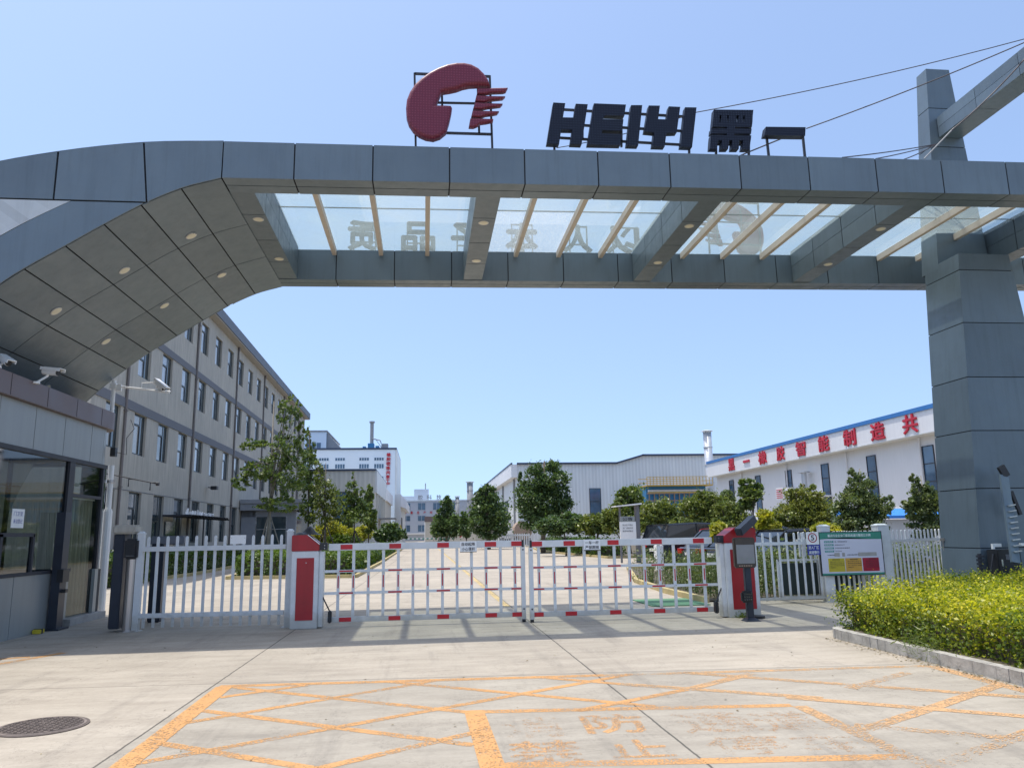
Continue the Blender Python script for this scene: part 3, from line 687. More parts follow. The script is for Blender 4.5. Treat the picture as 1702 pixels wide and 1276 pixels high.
outer = [(-3.14, 7.58), (-4.32, 7.51), (-5.55, 7.31), (-6.75, 7.00), (-7.9, 6.5), (-9.0, 5.8), (-9.9, 4.9), (-10.6, 3.8), (-11.1, 2.6), (-11.35, 1.3), (-11.4, 0)]
al = MB(); bk = MB(); al.open = False
e = 0.02
def seg_off(p, q, d):
    t_ = Vector((q[0]-p[0], q[1]-p[1])).normalized(); n_ = Vector((t_.y, -t_.x)); return n_*d
ys = [11.63, 13.45, 15.10, 16.97]
SUBN = 4; profd = catmull(prof, SUBN); outer = catmull(outer, 4)
for i in range(len(prof)-1):
    sub_ = [Vector(q) for q in profd[i*SUBN:(i+1)*SUBN+1]]
    sub_[0] = sub_[0]+(sub_[1]-sub_[0]).normalized()*.011; sub_[-1] = sub_[-1]-(sub_[-1]-sub_[-2]).normalized()*.011
    for a, b in zip(ys, ys[1:]):
        a2, b2 = a+.010, b-.010; vs = []; m_ = len(sub_)
        for k, q in enumerate(sub_):
            t_ = (sub_[min(k+1, m_-1)]-sub_[max(k-1, 0)]).normalized(); n_ = Vector((t_.y, -t_.x))*.014
            if n_.y < 0: n_ = -n_
            vs += [(q.x, a2, q.y), (q.x, b2, q.y), (q.x+n_.x, a2, q.y+n_.y), (q.x+n_.x, b2, q.y+n_.y)]
        fs = []
        for k in range(m_-1):
            o_ = 4*k; fs += [(o_, o_+4, o_+5, o_+1), (o_+2, o_+3, o_+7, o_+6), (o_, o_+2, o_+6, o_+4), (o_+1, o_+5, o_+7, o_+3)]
        fs += [(0, 1, 3, 2), (4*m_-4, 4*m_-2, 4*m_-1, 4*m_-3)]; al.add(vs, fs)
arch = al.build('arch_soffit', 'panel', gw)
# solid core between inner and outer profile
inr = [(x-0.0+(-0.0), z+0.02) for x, z in prof]
core = MB()
ring = [(x-.012, z+.020 if z > .1 else z) for x, z in profd]; ring[-1] = (-8.78, 0); 
ring2 = [(x, z-.012 if z > .1 else z) for x, z in outer]
poly = [(x-0.015, 11.625, z) for x, z in ring]+[(x, 11.625, z) for x, z in reversed(ring2)]
# split the core into quads between matched stations to stay convex
def at_s(pl, s):
    ds = [0]
    for a, b in zip(pl, pl[1:]): ds.append(ds[-1]+math.dist(a, b))
    t_ = s*ds[-1]
    for i in range(len(pl)-1):
        if t_ <= ds[i+1]+1e-9:
            k = (t_-ds[i])/max(1e-9, ds[i+1]-ds[i]); return (pl[i][0]+(pl[i+1][0]-pl[i][0])*k, pl[i][1]+(pl[i+1][1]-pl[i][1])*k)
    return pl[-1]
def s_of(pl, i):
    ds = [0]
    for a, b in zip(pl, pl[1:]): ds.append(ds[-1]+math.dist(a, b))
    return ds[i]/ds[-1]
for i in range(len(ring)-1):
    a, b = ring[i], ring[i+1]; c, d = at_s(ring2, s_of(ring, i)), at_s(ring2, s_of(ring, i+1))
    core.hexa([(b[0], 11.625, b[1]), (a[0], 11.625, a[1]), (a[0], 16.975, a[1]), (b[0], 16.975, b[1]), (d[0], 11.625, d[1]), (c[0], 11.625, c[1]), (c[0], 16.975, c[1]), (d[0], 16.975, d[1])])
core.build('arch_core', 'gap', arch)
# front and back cladding of the arch: top band, rib, and lighter field between
def facade(y0, y1):
    top = MB(); rib = MB(); fld = MB(); dy = (0, y1-y0, 0)
    def sh(mb, pts):  # polygon in XZ shrunk slightly for the open joint
        cx = sum(p[0] for p in pts)/len(pts); cz = sum(p[1] for p in pts)/len(pts)
        q = []
        for p in pts:
            v = Vector((p[0]-cx, p[1]-cz)); L_ = v.length; v *= (L_-0.008)/L_; q.append((cx+v.x, y0, cz+v.y))
        mb.prism(q, dy)
    zb = 6.535
    oz = [q for q in outer]
    def piece(bot, xa, xb):
        up_ = [q for q in oz if xb < q[0] < xa]
        def zo(x):
            for a_, b_ in zip(oz, oz[1:]):
                if b_[0] <= x <= a_[0]: return a_[1]+(b_[1]-a_[1])*(x-a_[0])/(b_[0]-a_[0])
        pts_ = [(xa, zo(xa))]+up_+[(xb, zo(xb))]; sh(top, bot[::-1]+pts_)
    lowc = [q for q in profd if q[1] >= zb and q[0] < -3.14]
    piece([(-3.14, 6.97)]+lowc+[(-4.21, zb)], -3.14, -4.315)
    piece([(-4.225, zb), (-5.545, zb)], -4.33, -5.545); piece([(-5.56, zb), (-6.75, zb)], -5.56, -6.75); piece([(-6.765, zb), (-7.6, zb)], -6.765, -7.6)
    w_ = 0.62
    offs = []
    for i in range(len(prof)):
        a = prof[max(0, i-1)]; b = prof[min(len(prof)-1, i+1)]; t_ = Vector((b[0]-a[0], b[1]-a[1])).normalized(); n_ = Vector((t_.y, -t_.x))
        if n_.x > 0: n_ = -n_
        n_ = Vector((-abs(t_.y), abs(t_.x)))
        offs.append((prof[i][0]+n_.x*w_, prof[i][1]+n_.y*w_))
    # rib starts under the horizontal joint
    od = catmull([(-5.30, 6.52), (-5.80, 6.23)]+[o_ for o_ in offs[5:]], SUBN); rp = []
    sd = [(-4.26, 6.52)]+prof[3:]; sdd = catmull(sd, SUBN)
    for k, q in enumerate(sdd): rp.append((q, at_s(od, s_of(sdd, k))))
    joints = {5, 8, 11}
    cur = [rp[0]]
    for k in range(1, len(rp)):
        cur.append(rp[k])
        if (k in (22, 34)) or k == len(rp)-1:
            sh(rib, [p for p, _ in cur]+[q for _, q in reversed(cur)]); cur = [rp[k]]
    o_r = [q for _, q in rp]
    # light field between rib and horizontal joint / outer edge
    fp = [(x, z) for x, z in o_r]
    out_pts = [(-5.35, 6.515), (-7.86, 6.515)]+[p for p in outer if p[1] < 6.5 and p[0] < -7.9]
    for k in range(len(fp)-1):
        a, b = fp[k], fp[k+1]
        u, v = at_s(out_pts, k/(len(fp)-1)), at_s(out_pts, (k+1)/(len(fp)-1))
        fld.prism([(a[0]-.008, y0+.0, a[1]), (u[0]-.001, y0, u[1]), (v[0]-.001, y0, v[1]), (b[0]-.008, y0, b[1])], dy)
    t_ = top.build('arch_fascia', 'panel', gw); rib.build('arch_rib', 'panel', gw); fld.build('arch_infill', 'panel_light', gw)
facade(11.60, 11.622); facade(17.0, 16.978)
rf = MB()
for a, b in zip(outer, outer[1:]):
    n_ = Vector((b[1]-a[1], a[0]-b[0])).normalized()*0.012
    rf.hexa([(b[0], 11.6, b[1]-.006), (a[0], 11.6, a[1]-.006), (a[0], 17.0, a[1]-.006), (b[0], 17.0, b[1]-.006), (b[0], 11.6, b[1]+.01), (a[0], 11.6, a[1]+.01), (a[0], 17.0, a[1]+.01), (b[0], 17.0, b[1]+.01)])
rf.build('arch_roof', 'panel', gw)
# downlights
def downlight(x, y, z, slope=(0, 0, -1)):
    n_ = Vector(slope).normalized(); c = Vector((x, y, z+lv(x)))
    a = MB(); a.tube([c-n_*.03, c+n_*.006], 0.095, 24); o = a.build('downlight', 'ring', gw)
    b = MB(); b.tube([c, c+n_*.010], 0.078, 24); b.build('lens', 'lens', o)
for x in (-2.92, 1.045, 4.905, 8.72, 12.61):
    for y in (13.25, 15.25): downlight(x, y, 6.984)
for (x, z, i) in ((-4.02, 6.63, 1), (-5.07, 5.985, 3), (-6.10, 5.255, 5), (-7.1, 4.33, 7)):
    p, q = prof[i], prof[i+1]; n_ = Vector((q[1]-p[1], 0, -(q[0]-p[0]))); n_ = Vector((-(q[1]-p[1]), 0, (q[0]-p[0])))
    if n_.z > 0: n_ = -n_
    for y in (13.2, 15.27): downlight(x, y, z, n_)
# right pillar: buttress under the canopy, tapering shaft through it
def tapered(name, z0, z1, f0, f1, nj, mat='panel'):
    """f0/f1 = (x0,x1,y0,y1) footprints at z0/z1; panels with open joints every band"""
    def rect(z, ins=0.0):
        t_ = (z-z0)/(z1-z0); x0, x1, y0, y1 = [a+(b-a)*t_ for a, b in zip(f0, f1)]
        return [(x0+ins, y0+ins), (x1-ins, y0+ins), (x1-ins, y1-ins), (x0+ins, y1-ins)]
    pl = MB(); cr = MB()
    r0_, r1_ = rect(z0, .02), rect(z1, .02)
    cr.hexa([(x, y, z0) for x, y in r0_]+[(x, y, z1-.02) for x, y in r1_])
    for k in range(len(nj)-1):
        za, zb = nj[k]+.009, nj[k+1]-.009; a = rect(za); b = rect(zb); ai = rect(za, .015); bi = rect(zb, .015)
        for s in range(4):
            t2 = (s+1) % 4
            pl.hexa([(*a[s], za), (*a[t2], za), (*ai[t2], za), (*ai[s], za), (*b[s], zb), (*b[t2], zb), (*bi[t2], zb), (*bi[s], zb)])
    tp = rect(z1); tpi = rect(z1-.02)
    pl.hexa([(x, y, z1-.018) for x, y in rect(z1-.018, .016)]+[(x, y, z1-.002) for x, y in rect(z1, .016)])
    o = pl.build(name, mat, gw); cr.build('joint_backing', 'gap', o); return o
tapered('pillar_base', 0.0, 7.12, (10.62, 12.95, 14.25, 15.42), (11.15, 12.30, 14.40, 15.52), [0, 1.05, 2.2, 3.35, 4.45, 5.6, 6.75, 7.12])
tapered('pillar_shaft', 7.0, 11.85, (11.14, 12.38, 15.05, 15.62), (11.46, 12.03, 15.05, 15.40), [7.0, 7.9, 8.9, 9.9, 10.85, 11.85])
# cantilever beam from the shaft towards the street, high above the canopy
cb = MB(); cc = MB(); X0, X1, Z0, Z1 = 11.55, 12.10, 10.12, 10.60
cc.box(X0+.02, X1-.02, 4.0, 15.03, Z0+.02, Z1-.02); jy = [3.99+1.227*k for k in range(10)]
for a, b in zip(jy, jy[1:]):
    a += .006; b -= .006; zm = (Z0+Z1)/2
    for za, zb in ((Z0, zm-.004), (zm+.004, Z1)): cb.box(X0, X0+.018, a, b, za, zb); cb.box(X1-.018, X1, a, b, za, zb)
    cb.box(X0+.019, X1-.019, a, b, Z0, Z0+.018); cb.box(X0+.019, X1-.019, a, b, Z1-.018, Z1)
o = cb.build('cantilever_beam', 'panel', gw); cc.build('joint_backing', 'gap', o)
def cable(name, a, b, sag, r, label=None, parent=None, mat='cable', grp=None):
    a = Vector(a); b = Vector(b); pts = [a.lerp(b, t)-Vector((0, 0, sag*4*t*(1-t))) for t in np.linspace(0, 1, 13)]
    mb = MB(); mb.tube(pts, r, 6); o = mb.build(name, mat, parent)
    if label: tag(o, label, 'cable', grp)
    return o
# stay wires of the pillar
A0 = Vector((11.42, 14.98, 9.62+.25))
for e_ in (atY(1400, 262, 12.1), atY(1456, 264, 12.1), atY(1503, 265, 12.1)):
    cable('stay_wire', A0+Vector((0, 0, .05)), e_, 0.02, 0.011, parent=gw)
sa = atY(1536, 264, 12.05); sb = atY(1702, 92, 11.3)
cable('tension_rod', sa, sa.lerp(sb, 0.30), 0, 0.013, parent=gw, mat='greystack')
cable('tension_wire', sa.lerp(sb, 0.28), sb+(sb-sa)*.25, 0.10, 0.014, parent=gw)
# power cables to the signs
cable('power_cable', atY(925, 246, 11.9), atY(1157, 187, 11.85), 0.06, 0.007, 'thin black power cable strung behind the latin letters, continuing to the upper right', None)
cable('power_cable', atY(1157, 187, 11.9), atY(1800, 38, 11.2), 0.10, 0.008, 'upper one of the two black cables crossing the sky at the upper right')
cable('power_cable', atY(1340, 214, 11.9), atY(1800, 28, 10.6), 0.06, 0.010, 'lower and thicker black cable running from the single-stroke sign up to the right edge')
cable('power_cable', atY(1232, 258, 11.9), atY(1320, 222, 11.85), 0.0, 0.012, 'short looped cable between the square character sign and the single-stroke sign')

# ================================================================ ROOF SIGNS (front)
YS = 11.78
def curve_sign(polys, y, depth, bev):
    """rounded solid letters from outlines given in photo pixels on the plane Y=y"""
    cu = bpy.data.curves.new('outline', 'CURVE'); cu.dimensions = '2D'; cu.fill_mode = 'BOTH'; cu.extrude = depth/2; cu.bevel_depth = bev; cu.bevel_resolution = 3; cu.offset = -bev
    for pl in polys:
        q = [atY(px, py, y) for px, py in pl]; sp = cu.splines.new('POLY'); sp.points.add(len(q)-1); sp.use_cyclic_u = True
        for i, p in enumerate(q): sp.points[i].co = (p.x, p.z, 0, 1)
    ob = bpy.data.objects.new('outline', cu); col.objects.link(ob)
    me = bpy.data.meshes.new_from_object(ob.evaluated_get(bpy.context.evaluated_depsgraph_get()))
    vs = [(v.co.x, y-v.co.z, v.co.y) for v in me.vertices]; fs = [tuple(p.vertices) for p in me.polygons]
    bpy.data.objects.remove(ob); bpy.data.curves.remove(cu); bpy.data.meshes.remove(me)
    return vs, fs
def Zl(pts): return [(660+x/7.975, 90+y/7.975) for x, y in pts]
swirl = Zl([(1228, 440), (1205, 370), (1150, 290), (1075, 215), (980, 165), (880, 145), (780, 146), (660, 168), (540, 212), (430, 270), (320, 350), (235, 430), (170, 530), (130, 630), (118, 740), (125, 860), (155, 950), (210, 1030), (290, 1095), (380, 1135), (480, 1150), (570, 1120), (650, 1055), (690, 930), (715, 820), (728, 740), (712, 712), (640, 708), (518, 706), (545, 630), (585, 540), (620, 522), (700, 510), (790, 490), (870, 460), (960, 442), (1080, 436)])
feathers = [Zl(p) for p in ([(1065, 470), (1200, 468), (1466, 462), (1440, 510), (1400, 522), (1250, 528), (1150, 545), (1055, 545)],
                            [(1050, 560), (1200, 572), (1432, 575), (1400, 605), (1350, 612), (1230, 625), (1150, 650), (1030, 640)],
                            [(1030, 655), (1150, 665), (1398, 672), (1370, 705), (1320, 712), (1200, 725), (1120, 745), (1005, 742)],
                            [(1000, 762), (1120, 768), (1350, 772), (1325, 803), (1280, 812), (1170, 828), (1110, 852), (980, 846)],
                            [(968, 870), (1080, 868), (1275, 876), (1270, 905), (1180, 925), (1100, 935), (1060, 965), (1010, 985), (948, 982)])]
def bulge(vs, y, amt):
    out = []
    xs = [v[0] for v in vs]; zs = [v[2] for v in vs]; cx = (min(xs)+max(xs))/2; cz = (min(zs)+max(zs))/2
    return vs
def logo_sign(label):
    t = thing('emblem_sign', label, 'sign', (0.5, YS, 7.62))
    vs, fs = curve_sign([swirl], YS-0.06, 0.08, 0.06); m = MB(); m.add(vs, fs); m.build('swirl', 'logo', t, smooth=False)
    for fp in feathers:
        vs, fs = curve_sign([fp], YS-0.06, 0.05, 0.03); m = MB(); m.add(vs, fs); m.build('feather', 'logo', t)
    f = MB(); yb = YS+0.10
    def bar(a, b, w_=0.035): f.bar(atY(*a, yb), atY(*b, yb), w_, w_, up=(0, 1, 0))
    zt = lambda x, y: (660+x/7.975, 90+y/7.975)
    bar(zt(232, 255), zt(247, 1225)); bar(zt(1228, 290), zt(1262, 1250)); bar(zt(232, 262), zt(1228, 300)); bar(zt(245, 1035), zt(1255, 1065)); bar(zt(592, 400), zt(605, 1040)); bar(zt(1070, 440), zt(1088, 1055))
    bar(zt(235, 640), zt(1240, 660), 0.03)
    f.build('support_frame', 'frame', t); return t
lg = logo_sign('maroon swirl and feather emblem on a black frame on top of the front beam')
Zh = lambda pts: [(880+x/3.402, 80+y/3.402) for x, y in pts]
ht = thing('letter_sign', 'dark navy dotted sign reading HEIYI in slanted block letters on a black frame', 'sign', (3.3, YS, 7.65))
LET = [Zh([(135, 308), (203, 312), (190, 392), (250, 393), (262, 315), (330, 318), (295, 545), (230, 542), (242, 462), (180, 461), (168, 543), (98, 540)]),
       Zh([(365, 313), (546, 320), (537, 383), (428, 380), (414, 402), (532, 404), (524, 468), (412, 464), (410, 482), (524, 487), (514, 549), (328, 545)]),
       Zh([(575, 323), (638, 323), (615, 552), (550, 550)]),
       Zh([(675, 325), (738, 326), (728, 402), (775, 404), (788, 330), (853, 333), (833, 478), (775, 480), (765, 557), (695, 555), (705, 478), (650, 472)]),
       Zh([(880, 335), (945, 336), (920, 560), (855, 558)])]
for pl in LET:
    m = MB(); m.prism([atY(x, y, YS-.08) for x, y in pl], (0, 0.12, 0)); m.build('letter', 'letter', ht)
f = MB()
def zb(a, b, w_=0.035, S=(880, 80, 3.402), yb=YS+.09): f.bar(atY(S[0]+a[0]/S[2], S[1]+a[1]/S[2], yb), atY(S[0]+b[0]/S[2], S[1]+b[1]/S[2], yb), w_, w_, up=(0, 1, 0))
zb((130, 345), (870, 388)); zb((170, 430), (865, 470)); zb((165, 508), (900, 550)); zb((140, 500), (141, 585)); zb((903, 500), (903, 605)); zb((520, 440), (520, 560)); zb((300, 430), (300, 520)); zb((140, 345), (141, 500)); zb((903, 390), (903, 500))
f.build('support_frame', 'frame', ht)
Zc = lambda pts: [(1170+x/8.958, 160+y/8.958) for x, y in pts]
ct = thing('character_sign', 'square dark navy Chinese character sign with four feet, on two short posts', 'sign', (5.2, YS, 7.66))
m = MB()
def q(pts): m.prism([atY(x, y, YS-.08) for x, y in Zc(pts)], (0, 0.12, 0))
q([(150, 200), (737, 205), (728, 288), (143, 284)]); q([(133, 380), (724, 386), (714, 460), (128, 455)])
q([(143, 284), (236, 284), (228, 381), (134, 380)]); q([(262, 284), (345, 284), (352, 381), (255, 381)]); q([(372, 284), (486, 284), (478, 383), (368, 382)]); q([(524, 286), (590, 287), (575, 384), (500, 384)]); q([(610, 287), (728, 288), (724, 386), (604, 384)])
q([(112, 482), (712, 486), (702, 560), (104, 555)]); q([(350, 456), (466, 458), (458, 484), (348, 484)]); q([(344, 556), (458, 558), (452, 582), (340, 580)]); q([(106, 580), (706, 584), (698, 660), (98, 655)])
q([(98, 656), (212, 656), (196, 785), (90, 783)]); q([(268, 656), (376, 657), (362, 785), (258, 785)]); q([(424, 657), (526, 658), (520, 787), (410, 786)]); q([(590, 658), (696, 660), (682, 790), (565, 787)])
m.build('character', 'letter', ct)
f = MB(); S_ = (1170, 160, 8.958)
zb((178, 300), (180, 885), S=S_); zb((665, 300), (668, 890), S=S_); zb((178, 720), (665, 728), S=S_, w_=.03); zb((130, 470), (700, 474), S=S_, w_=.03); f.build('support_frame', 'frame', ct)
ct2 = thing('character_sign', 'single horizontal stroke Chinese character sign raised on two slim posts', 'sign', (6.2, YS, 7.68))
m = MB(); m.prism([atY(x, y, YS-.08) for x, y in Zc([(925, 455), (1515, 462), (1508, 588), (903, 580)])], (0, 0.14, 0)); m.build('character', 'letter', ct2)
f = MB(); zb((928, 560), (965, 895), S=S_); zb((1470, 570), (1503, 905), S=S_); f.build('support_frame', 'frame', ct2)

# ================================================================ ROOF SIGNS (rear, facing the yard)
YR = 16.85
def rear_char(ch, x0, x1, y0, y1, label):
    a = atY(x0, y1, YR); b = atY(x1, y0, YR); z0 = 7.66+lv(a.x)
    t = thing('rear_character_sign', label, 'sign', (a.x, YR, z0), 'characters on the rear beam seen from behind')
    m = MB(); add_text(m, ch, (b.x, YR-.03, a.z), (-1, 0, 0), (0, 0, 1), b.x-a.x, b.z-a.z, 0.08, 0.03); m.build('character', 'letter', t)
    f = MB(); 
    for x in (a.x+.12, b.x-.12): f.bar((x, YR-.06, z0), (x, YR-.06, b.z-.03), 0.03)
    f.bar((a.x+.12, YR-.06, b.z-.05), (b.x-.12, YR-.06, b.z-.05), .03); f.bar((a.x+.12, YR-.06, a.z+.15), (b.x-.12, YR-.06, a.z+.15), .03)
    f.build('support_frame', 'frame', t)
rear_char('质', 579, 634, 369, 414, 'mirrored character at the left end of the rear row, seen through the first glass bay')
rear_char('品', 668, 722, 371, 416, 'mirrored character made of three boxes, seen through the glass right of the first bay centre')
rear_char('子', 751, 800, 373, 420, 'mirrored character partly hidden by the cross beam right of the three-box character')
rear_char('本', 842, 892, 373, 420, 'mirrored character dimly seen behind the shattered glass panes')
rear_char('人', 938, 982, 376, 418, 'mirrored character just right of the shattered glass panes')
rear_char('以', 1010, 1064, 378, 420, 'mirrored character left of the second cross beam, right end of the rear row of writing')
rl_ = copy_tree(lg)
rl_['label'] = 'dark emblem on the rear beam seen from behind through the third glass bay'
rl_.rotation_euler = (0, 0, math.pi); rl_.location = (7.25, YR, 7.72)

# ================================================================ GUARD BOOTH
bt = thing('guard_booth', 'grey panelled guard booth with a brown fascia and large dark windows under the arch', 'booth', (-7.5, 13.5, 0))
XB = -6.45; YE = 17.0; Y0 = 6.5
# rounded plan of the far right corner
def plan(off, y_start=Y0, n=8, r=0.55):
    x = XB+off; pts = [(x, y_start)]
    ye = YE+off; cx, cy = x-r, ye-r
    for k in range(n+1):
        a = k/n*math.pi/2; pts.append((cx+math.cos(a)*r, cy+math.sin(a)*r))
    pts.append((-10.5, ye)); return pts
def wallband(mb, pl, z0, z1, thk=0.06):
    for a, b in zip(pl, pl[1:]):
        d = Vector((b[0]-a[0], b[1]-a[1])).normalized(); n_ = Vector((d.y, -d.x))*-thk
        mb.hexa([(a[0], a[1], z0), (b[0], b[1], z0), (b[0]+n_.x, b[1]+n_.y, z0), (a[0]+n_.x, a[1]+n_.y, z0), (a[0], a[1], z1), (b[0], b[1], z1), (b[0]+n_.x, b[1]+n_.y, z1), (a[0]+n_.x, a[1]+n_.y, z1)])
m = MB(); pl = plan(0.10); wallband(m, pl, 3.72, 4.07, .12); m.add([(p[0], p[1], 4.05) for p in pl]+[(-10.5, Y0, 4.05)], [tuple(range(len(pl)+1))]); m.add([(p[0], p[1], 3.725) for p in pl]+[(-10.5, Y0, 3.725)], [tuple(range(len(pl)+1))])
fb = m.build('fascia', 'brown', bt)
m = MB()
for y in (8.0, 9.2, 10.4, 11.5, 12.55, 13.75, 14.88, 16.0): m.box(XB+.1, XB+.103, y-.004, y+.004, 3.73, 4.06)
m.build('joint_lines', 'gap', fb)
m = MB(); js = [Y0, 8.1, 9.2, 10.3, 11.4, 12.5, 13.62, 14.70, 15.85, 16.45]
for a, b in zip(js, js[1:]): m.box(XB-.03, XB, a+.009, b-.009, 3.0, 3.715)
pl = plan(0)[1:]; wallband(m, pl, 3.0, 3.715, .03); m.build('upper_panel', 'booth', bt)
m = MB(); pl = plan(-.035); wallband(m, pl, 0.0, 0.955, .05) if False else None
# lower wall panels, a doorway with a curtain from 15.42 to 16.55
js = [Y0, 7.9, 9.3, 10.7, 12.1, 13.42, 15.38]
for a, b in zip(js, js[1:]): m.box(XB-.03, XB, a+.009, b-.009, 0.0, 0.955)
m.box(XB-.03, XB, 16.58, 16.62+.05, 0.12, .955)
pl = [(XB, 16.6)]+plan(0)[1:]; wallband(m, pl, 0.0, 0.955, .03); m.build('lower_panel', 'booth', bt)
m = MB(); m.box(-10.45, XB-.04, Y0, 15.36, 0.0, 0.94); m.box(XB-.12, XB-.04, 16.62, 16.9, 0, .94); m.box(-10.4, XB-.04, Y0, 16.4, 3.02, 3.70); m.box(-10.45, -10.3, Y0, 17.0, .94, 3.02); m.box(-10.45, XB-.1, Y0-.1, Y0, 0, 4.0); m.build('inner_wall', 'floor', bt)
m = MB(); m.box(-9.8, XB-.5, 8.5, 14.9, .94, 1.0); m.box(-10.2, -9.9, 8, 15, 1.0, 2.2); m.build('inner_counter', 'beige', bt)
m = MB()  # window framing
m.box(XB-.07, XB+.015, Y0, 16.7, 2.925, 3.0); m.box(XB-.07, XB+.012, Y0, 15.4, 0.955, 1.01)
m.box(XB-.09, XB+.01, 15.02, 15.14, 1.01, 2.925); m.box(XB-.09, XB+.008, 15.14, 15.24, .05, 2.925)
m.box(XB-.07, XB+.01, 16.52, 16.60, .12, 2.925); m.box(XB-.07, XB+.005, 15.24, 16.52, 2.30, 2.36)
m.box(XB-.06, XB+.004, 12.9, 12.97, 1.01, 1.62); m.box(XB-.06, XB+.004, 13.92, 13.98, 1.01, 1.62); m.box(XB-.06, XB+.004, 12.9, 13.98, 1.58, 1.64)
m.box(XB-.07, XB+.01, 9.9, 9.98, 1.01, 2.925); m.box(XB-.6, XB-.56, 14.1, 14.2, 0.95, 2.9)
m.build('window_frame', 'frame', bt)
m = MB(); m.box(XB-.035, XB-.03, Y0, 9.9, 1.01, 2.925); m.box(XB-.035, XB-.03, 9.98, 15.02, 1.01, 2.925); m.box(XB-.035, XB-.03, 15.24, 16.52, 2.36, 2.925); m.box(XB-.035, XB-.03, 16.6, 16.68, .97, 2.925); m.build('window_pane', 'boothglass', bt)
m = MB()
def cur(u, v):
    y = 15.26+1.24*u; return (XB-.17+.07*math.sin(u*44+1.6*math.sin(u*9))-.015*v, y, 0.14+2.14*v)
m.open = True; m.grid(cur, 90, 3); m.build('curtain', 'curtain', bt, smooth=True)
m = MB(); m.box(XB-.035, XB-.03, 15.24, 16.52, .14, 2.30); m.build('door_pane', 'doorglass', bt)
m = MB(); m.bar((XB-.12, 15.25, 2.29), (XB-.12, 16.5, 2.29), .03); m.build('curtain_rail', 'whitewarm', bt)
m = MB(); m.box(XB-.5, XB+.12, 15.30, 16.9, 0.0, 0.12); m.build('door_step', 'kerb', bt)
m = MB(); wallband(m, [(XB-.02, 16.62), (XB-.06, 16.85), (XB-.2, 16.98), (XB-.6, 17.0)], .955, 3.0, .02); m.build('corner_glazing', 'pane_lo', bt)
# notices inside the window
for (y0, y1, z0, z1, txt) in ((13.22, 13.60, 1.72, 2.02, ['门卫室', '来访登记']), (12.35, 12.78, .98+.05, 1.5, ['须知', '告示'])):
    pn = MB(); pn.box(XB-.028, XB-.022, y0, y1, z0, z1); pobj = pn.build('paper_notice', 'whitewarm', bt)
    tx = MB()
    for k, s_ in enumerate(txt): add_text(tx, s_, (XB-.0215, y0+.05, z1-.11-.12*k), (0, 1, 0), (0, 0, 1), (y1-y0)-.1, .07, .001)
    tx.build('writing', 'bluesign', pobj)
# round intercom plate seen at the top of the glass
m = MB(); m.tube([(XB-.5, 12.95, 2.62), (XB-.46, 12.95, 2.62)], .22, 28) ; m.build('fan_guard', 'booth', bt)
# dark swing-gate post standing against the booth
pp = thing('gate_post', 'dark blue-grey slim gate post standing against the booth wall', 'post', (-6.3, 14.75, 0))
m = MB(); m.box(-6.42, -6.27, 14.62, 14.86, 0, 2.0); m.build('post', 'darkmetal', pp)
m = MB(); m.box(-6.32, -6.22, 14.60, 14.84, .80, 1.02); m.box(-6.3, -6.2, 14.7, 14.8, .62, .68); m.build('latch', 'black', pp)
m = MB(); m.box(-6.46+.03, -6.2, 14.55, 14.95, 0, .03); m.build('foot_plate', 'darkmetal', pp)
ys_ = thing('floor_stop', 'small yellow and black floor stop at the foot of the booth wall', 'floor stop', (-6.38, 14.25, 0))
m = MB(); m.box(-6.44, -6.32, 14.15, 14.34, 0, .07); m.build('body', 'byellow', ys_, bevel=.01)
m = MB(); m.box(-6.442, -6.318, 14.22, 14.27, 0.0, .0745); m.build('stripe', 'black', ys_)

def bullet_camera(name, label, pos, direction, mount=None, scale=1.0, group=None):
    """pos = body centre, direction = where the lens looks, mount = point the bracket leaves from"""
    t = thing(name, label, 'camera', mount if mount else pos, group)
    p = Vector(pos); d = Vector(direction).normalized(); s = scale
    m = MB(); m.tube([p-d*.13*s, p-d*.12*s, p+d*.10*s], [.035*s, .045*s, .045*s], 14); m.build('body', 'whitewarm', t, smooth=False)
    side = d.cross(Vector((0, 0, 1))).normalized(); up = side.cross(d).normalized()
    m = MB(); a = p-d*.14*s+up*.055*s; b = p+d*.17*s+up*.055*s; m.bar(a, b, .115*s, .012*s, up=up)
    for sg in (-1, 1): m.bar(a+side*sg*.055*s-up*.015*s, b+side*sg*.055*s-up*.02*s, .008*s, .045*s, up=up)
    m.build('hood', 'whitewarm', t)
    m = MB(); m.tube([p+d*.10*s, p+d*.112*s], .04*s, 14); m.build('lens', 'black', t)
    if mount:
        m = MB(); mt_ = Vector(mount); j = p-up*.06*s-d*.05*s; m.tube([p-d*.03*s, j], .016*s, 8)
        m.tube([j, mt_+(j-mt_)*.5+Vector((0, 0, .0)), mt_], .016*s, 8); m.tube([mt_-Vector((0, 0, .015)), mt_+Vector((0, 0, .015))], .05*s, 12); m.build('bracket', 'whitewarm', t)
    return t
bullet_camera('security_camera', 'white bullet camera at the left end of the booth fascia near the frame edge', (-6.43, 12.45, 4.24), (.5, -.35, -.28), (-6.40, 12.2, 4.09), 1.15, 'bullet cameras on the booth roof')
bullet_camera('security_camera', 'white bullet camera on the booth fascia right of the other fascia camera', (-6.20, 13.45, 4.27), (.9, -.25, -.12), (-6.33, 13.25, 4.05), 1.2, 'bullet cameras on the booth roof')
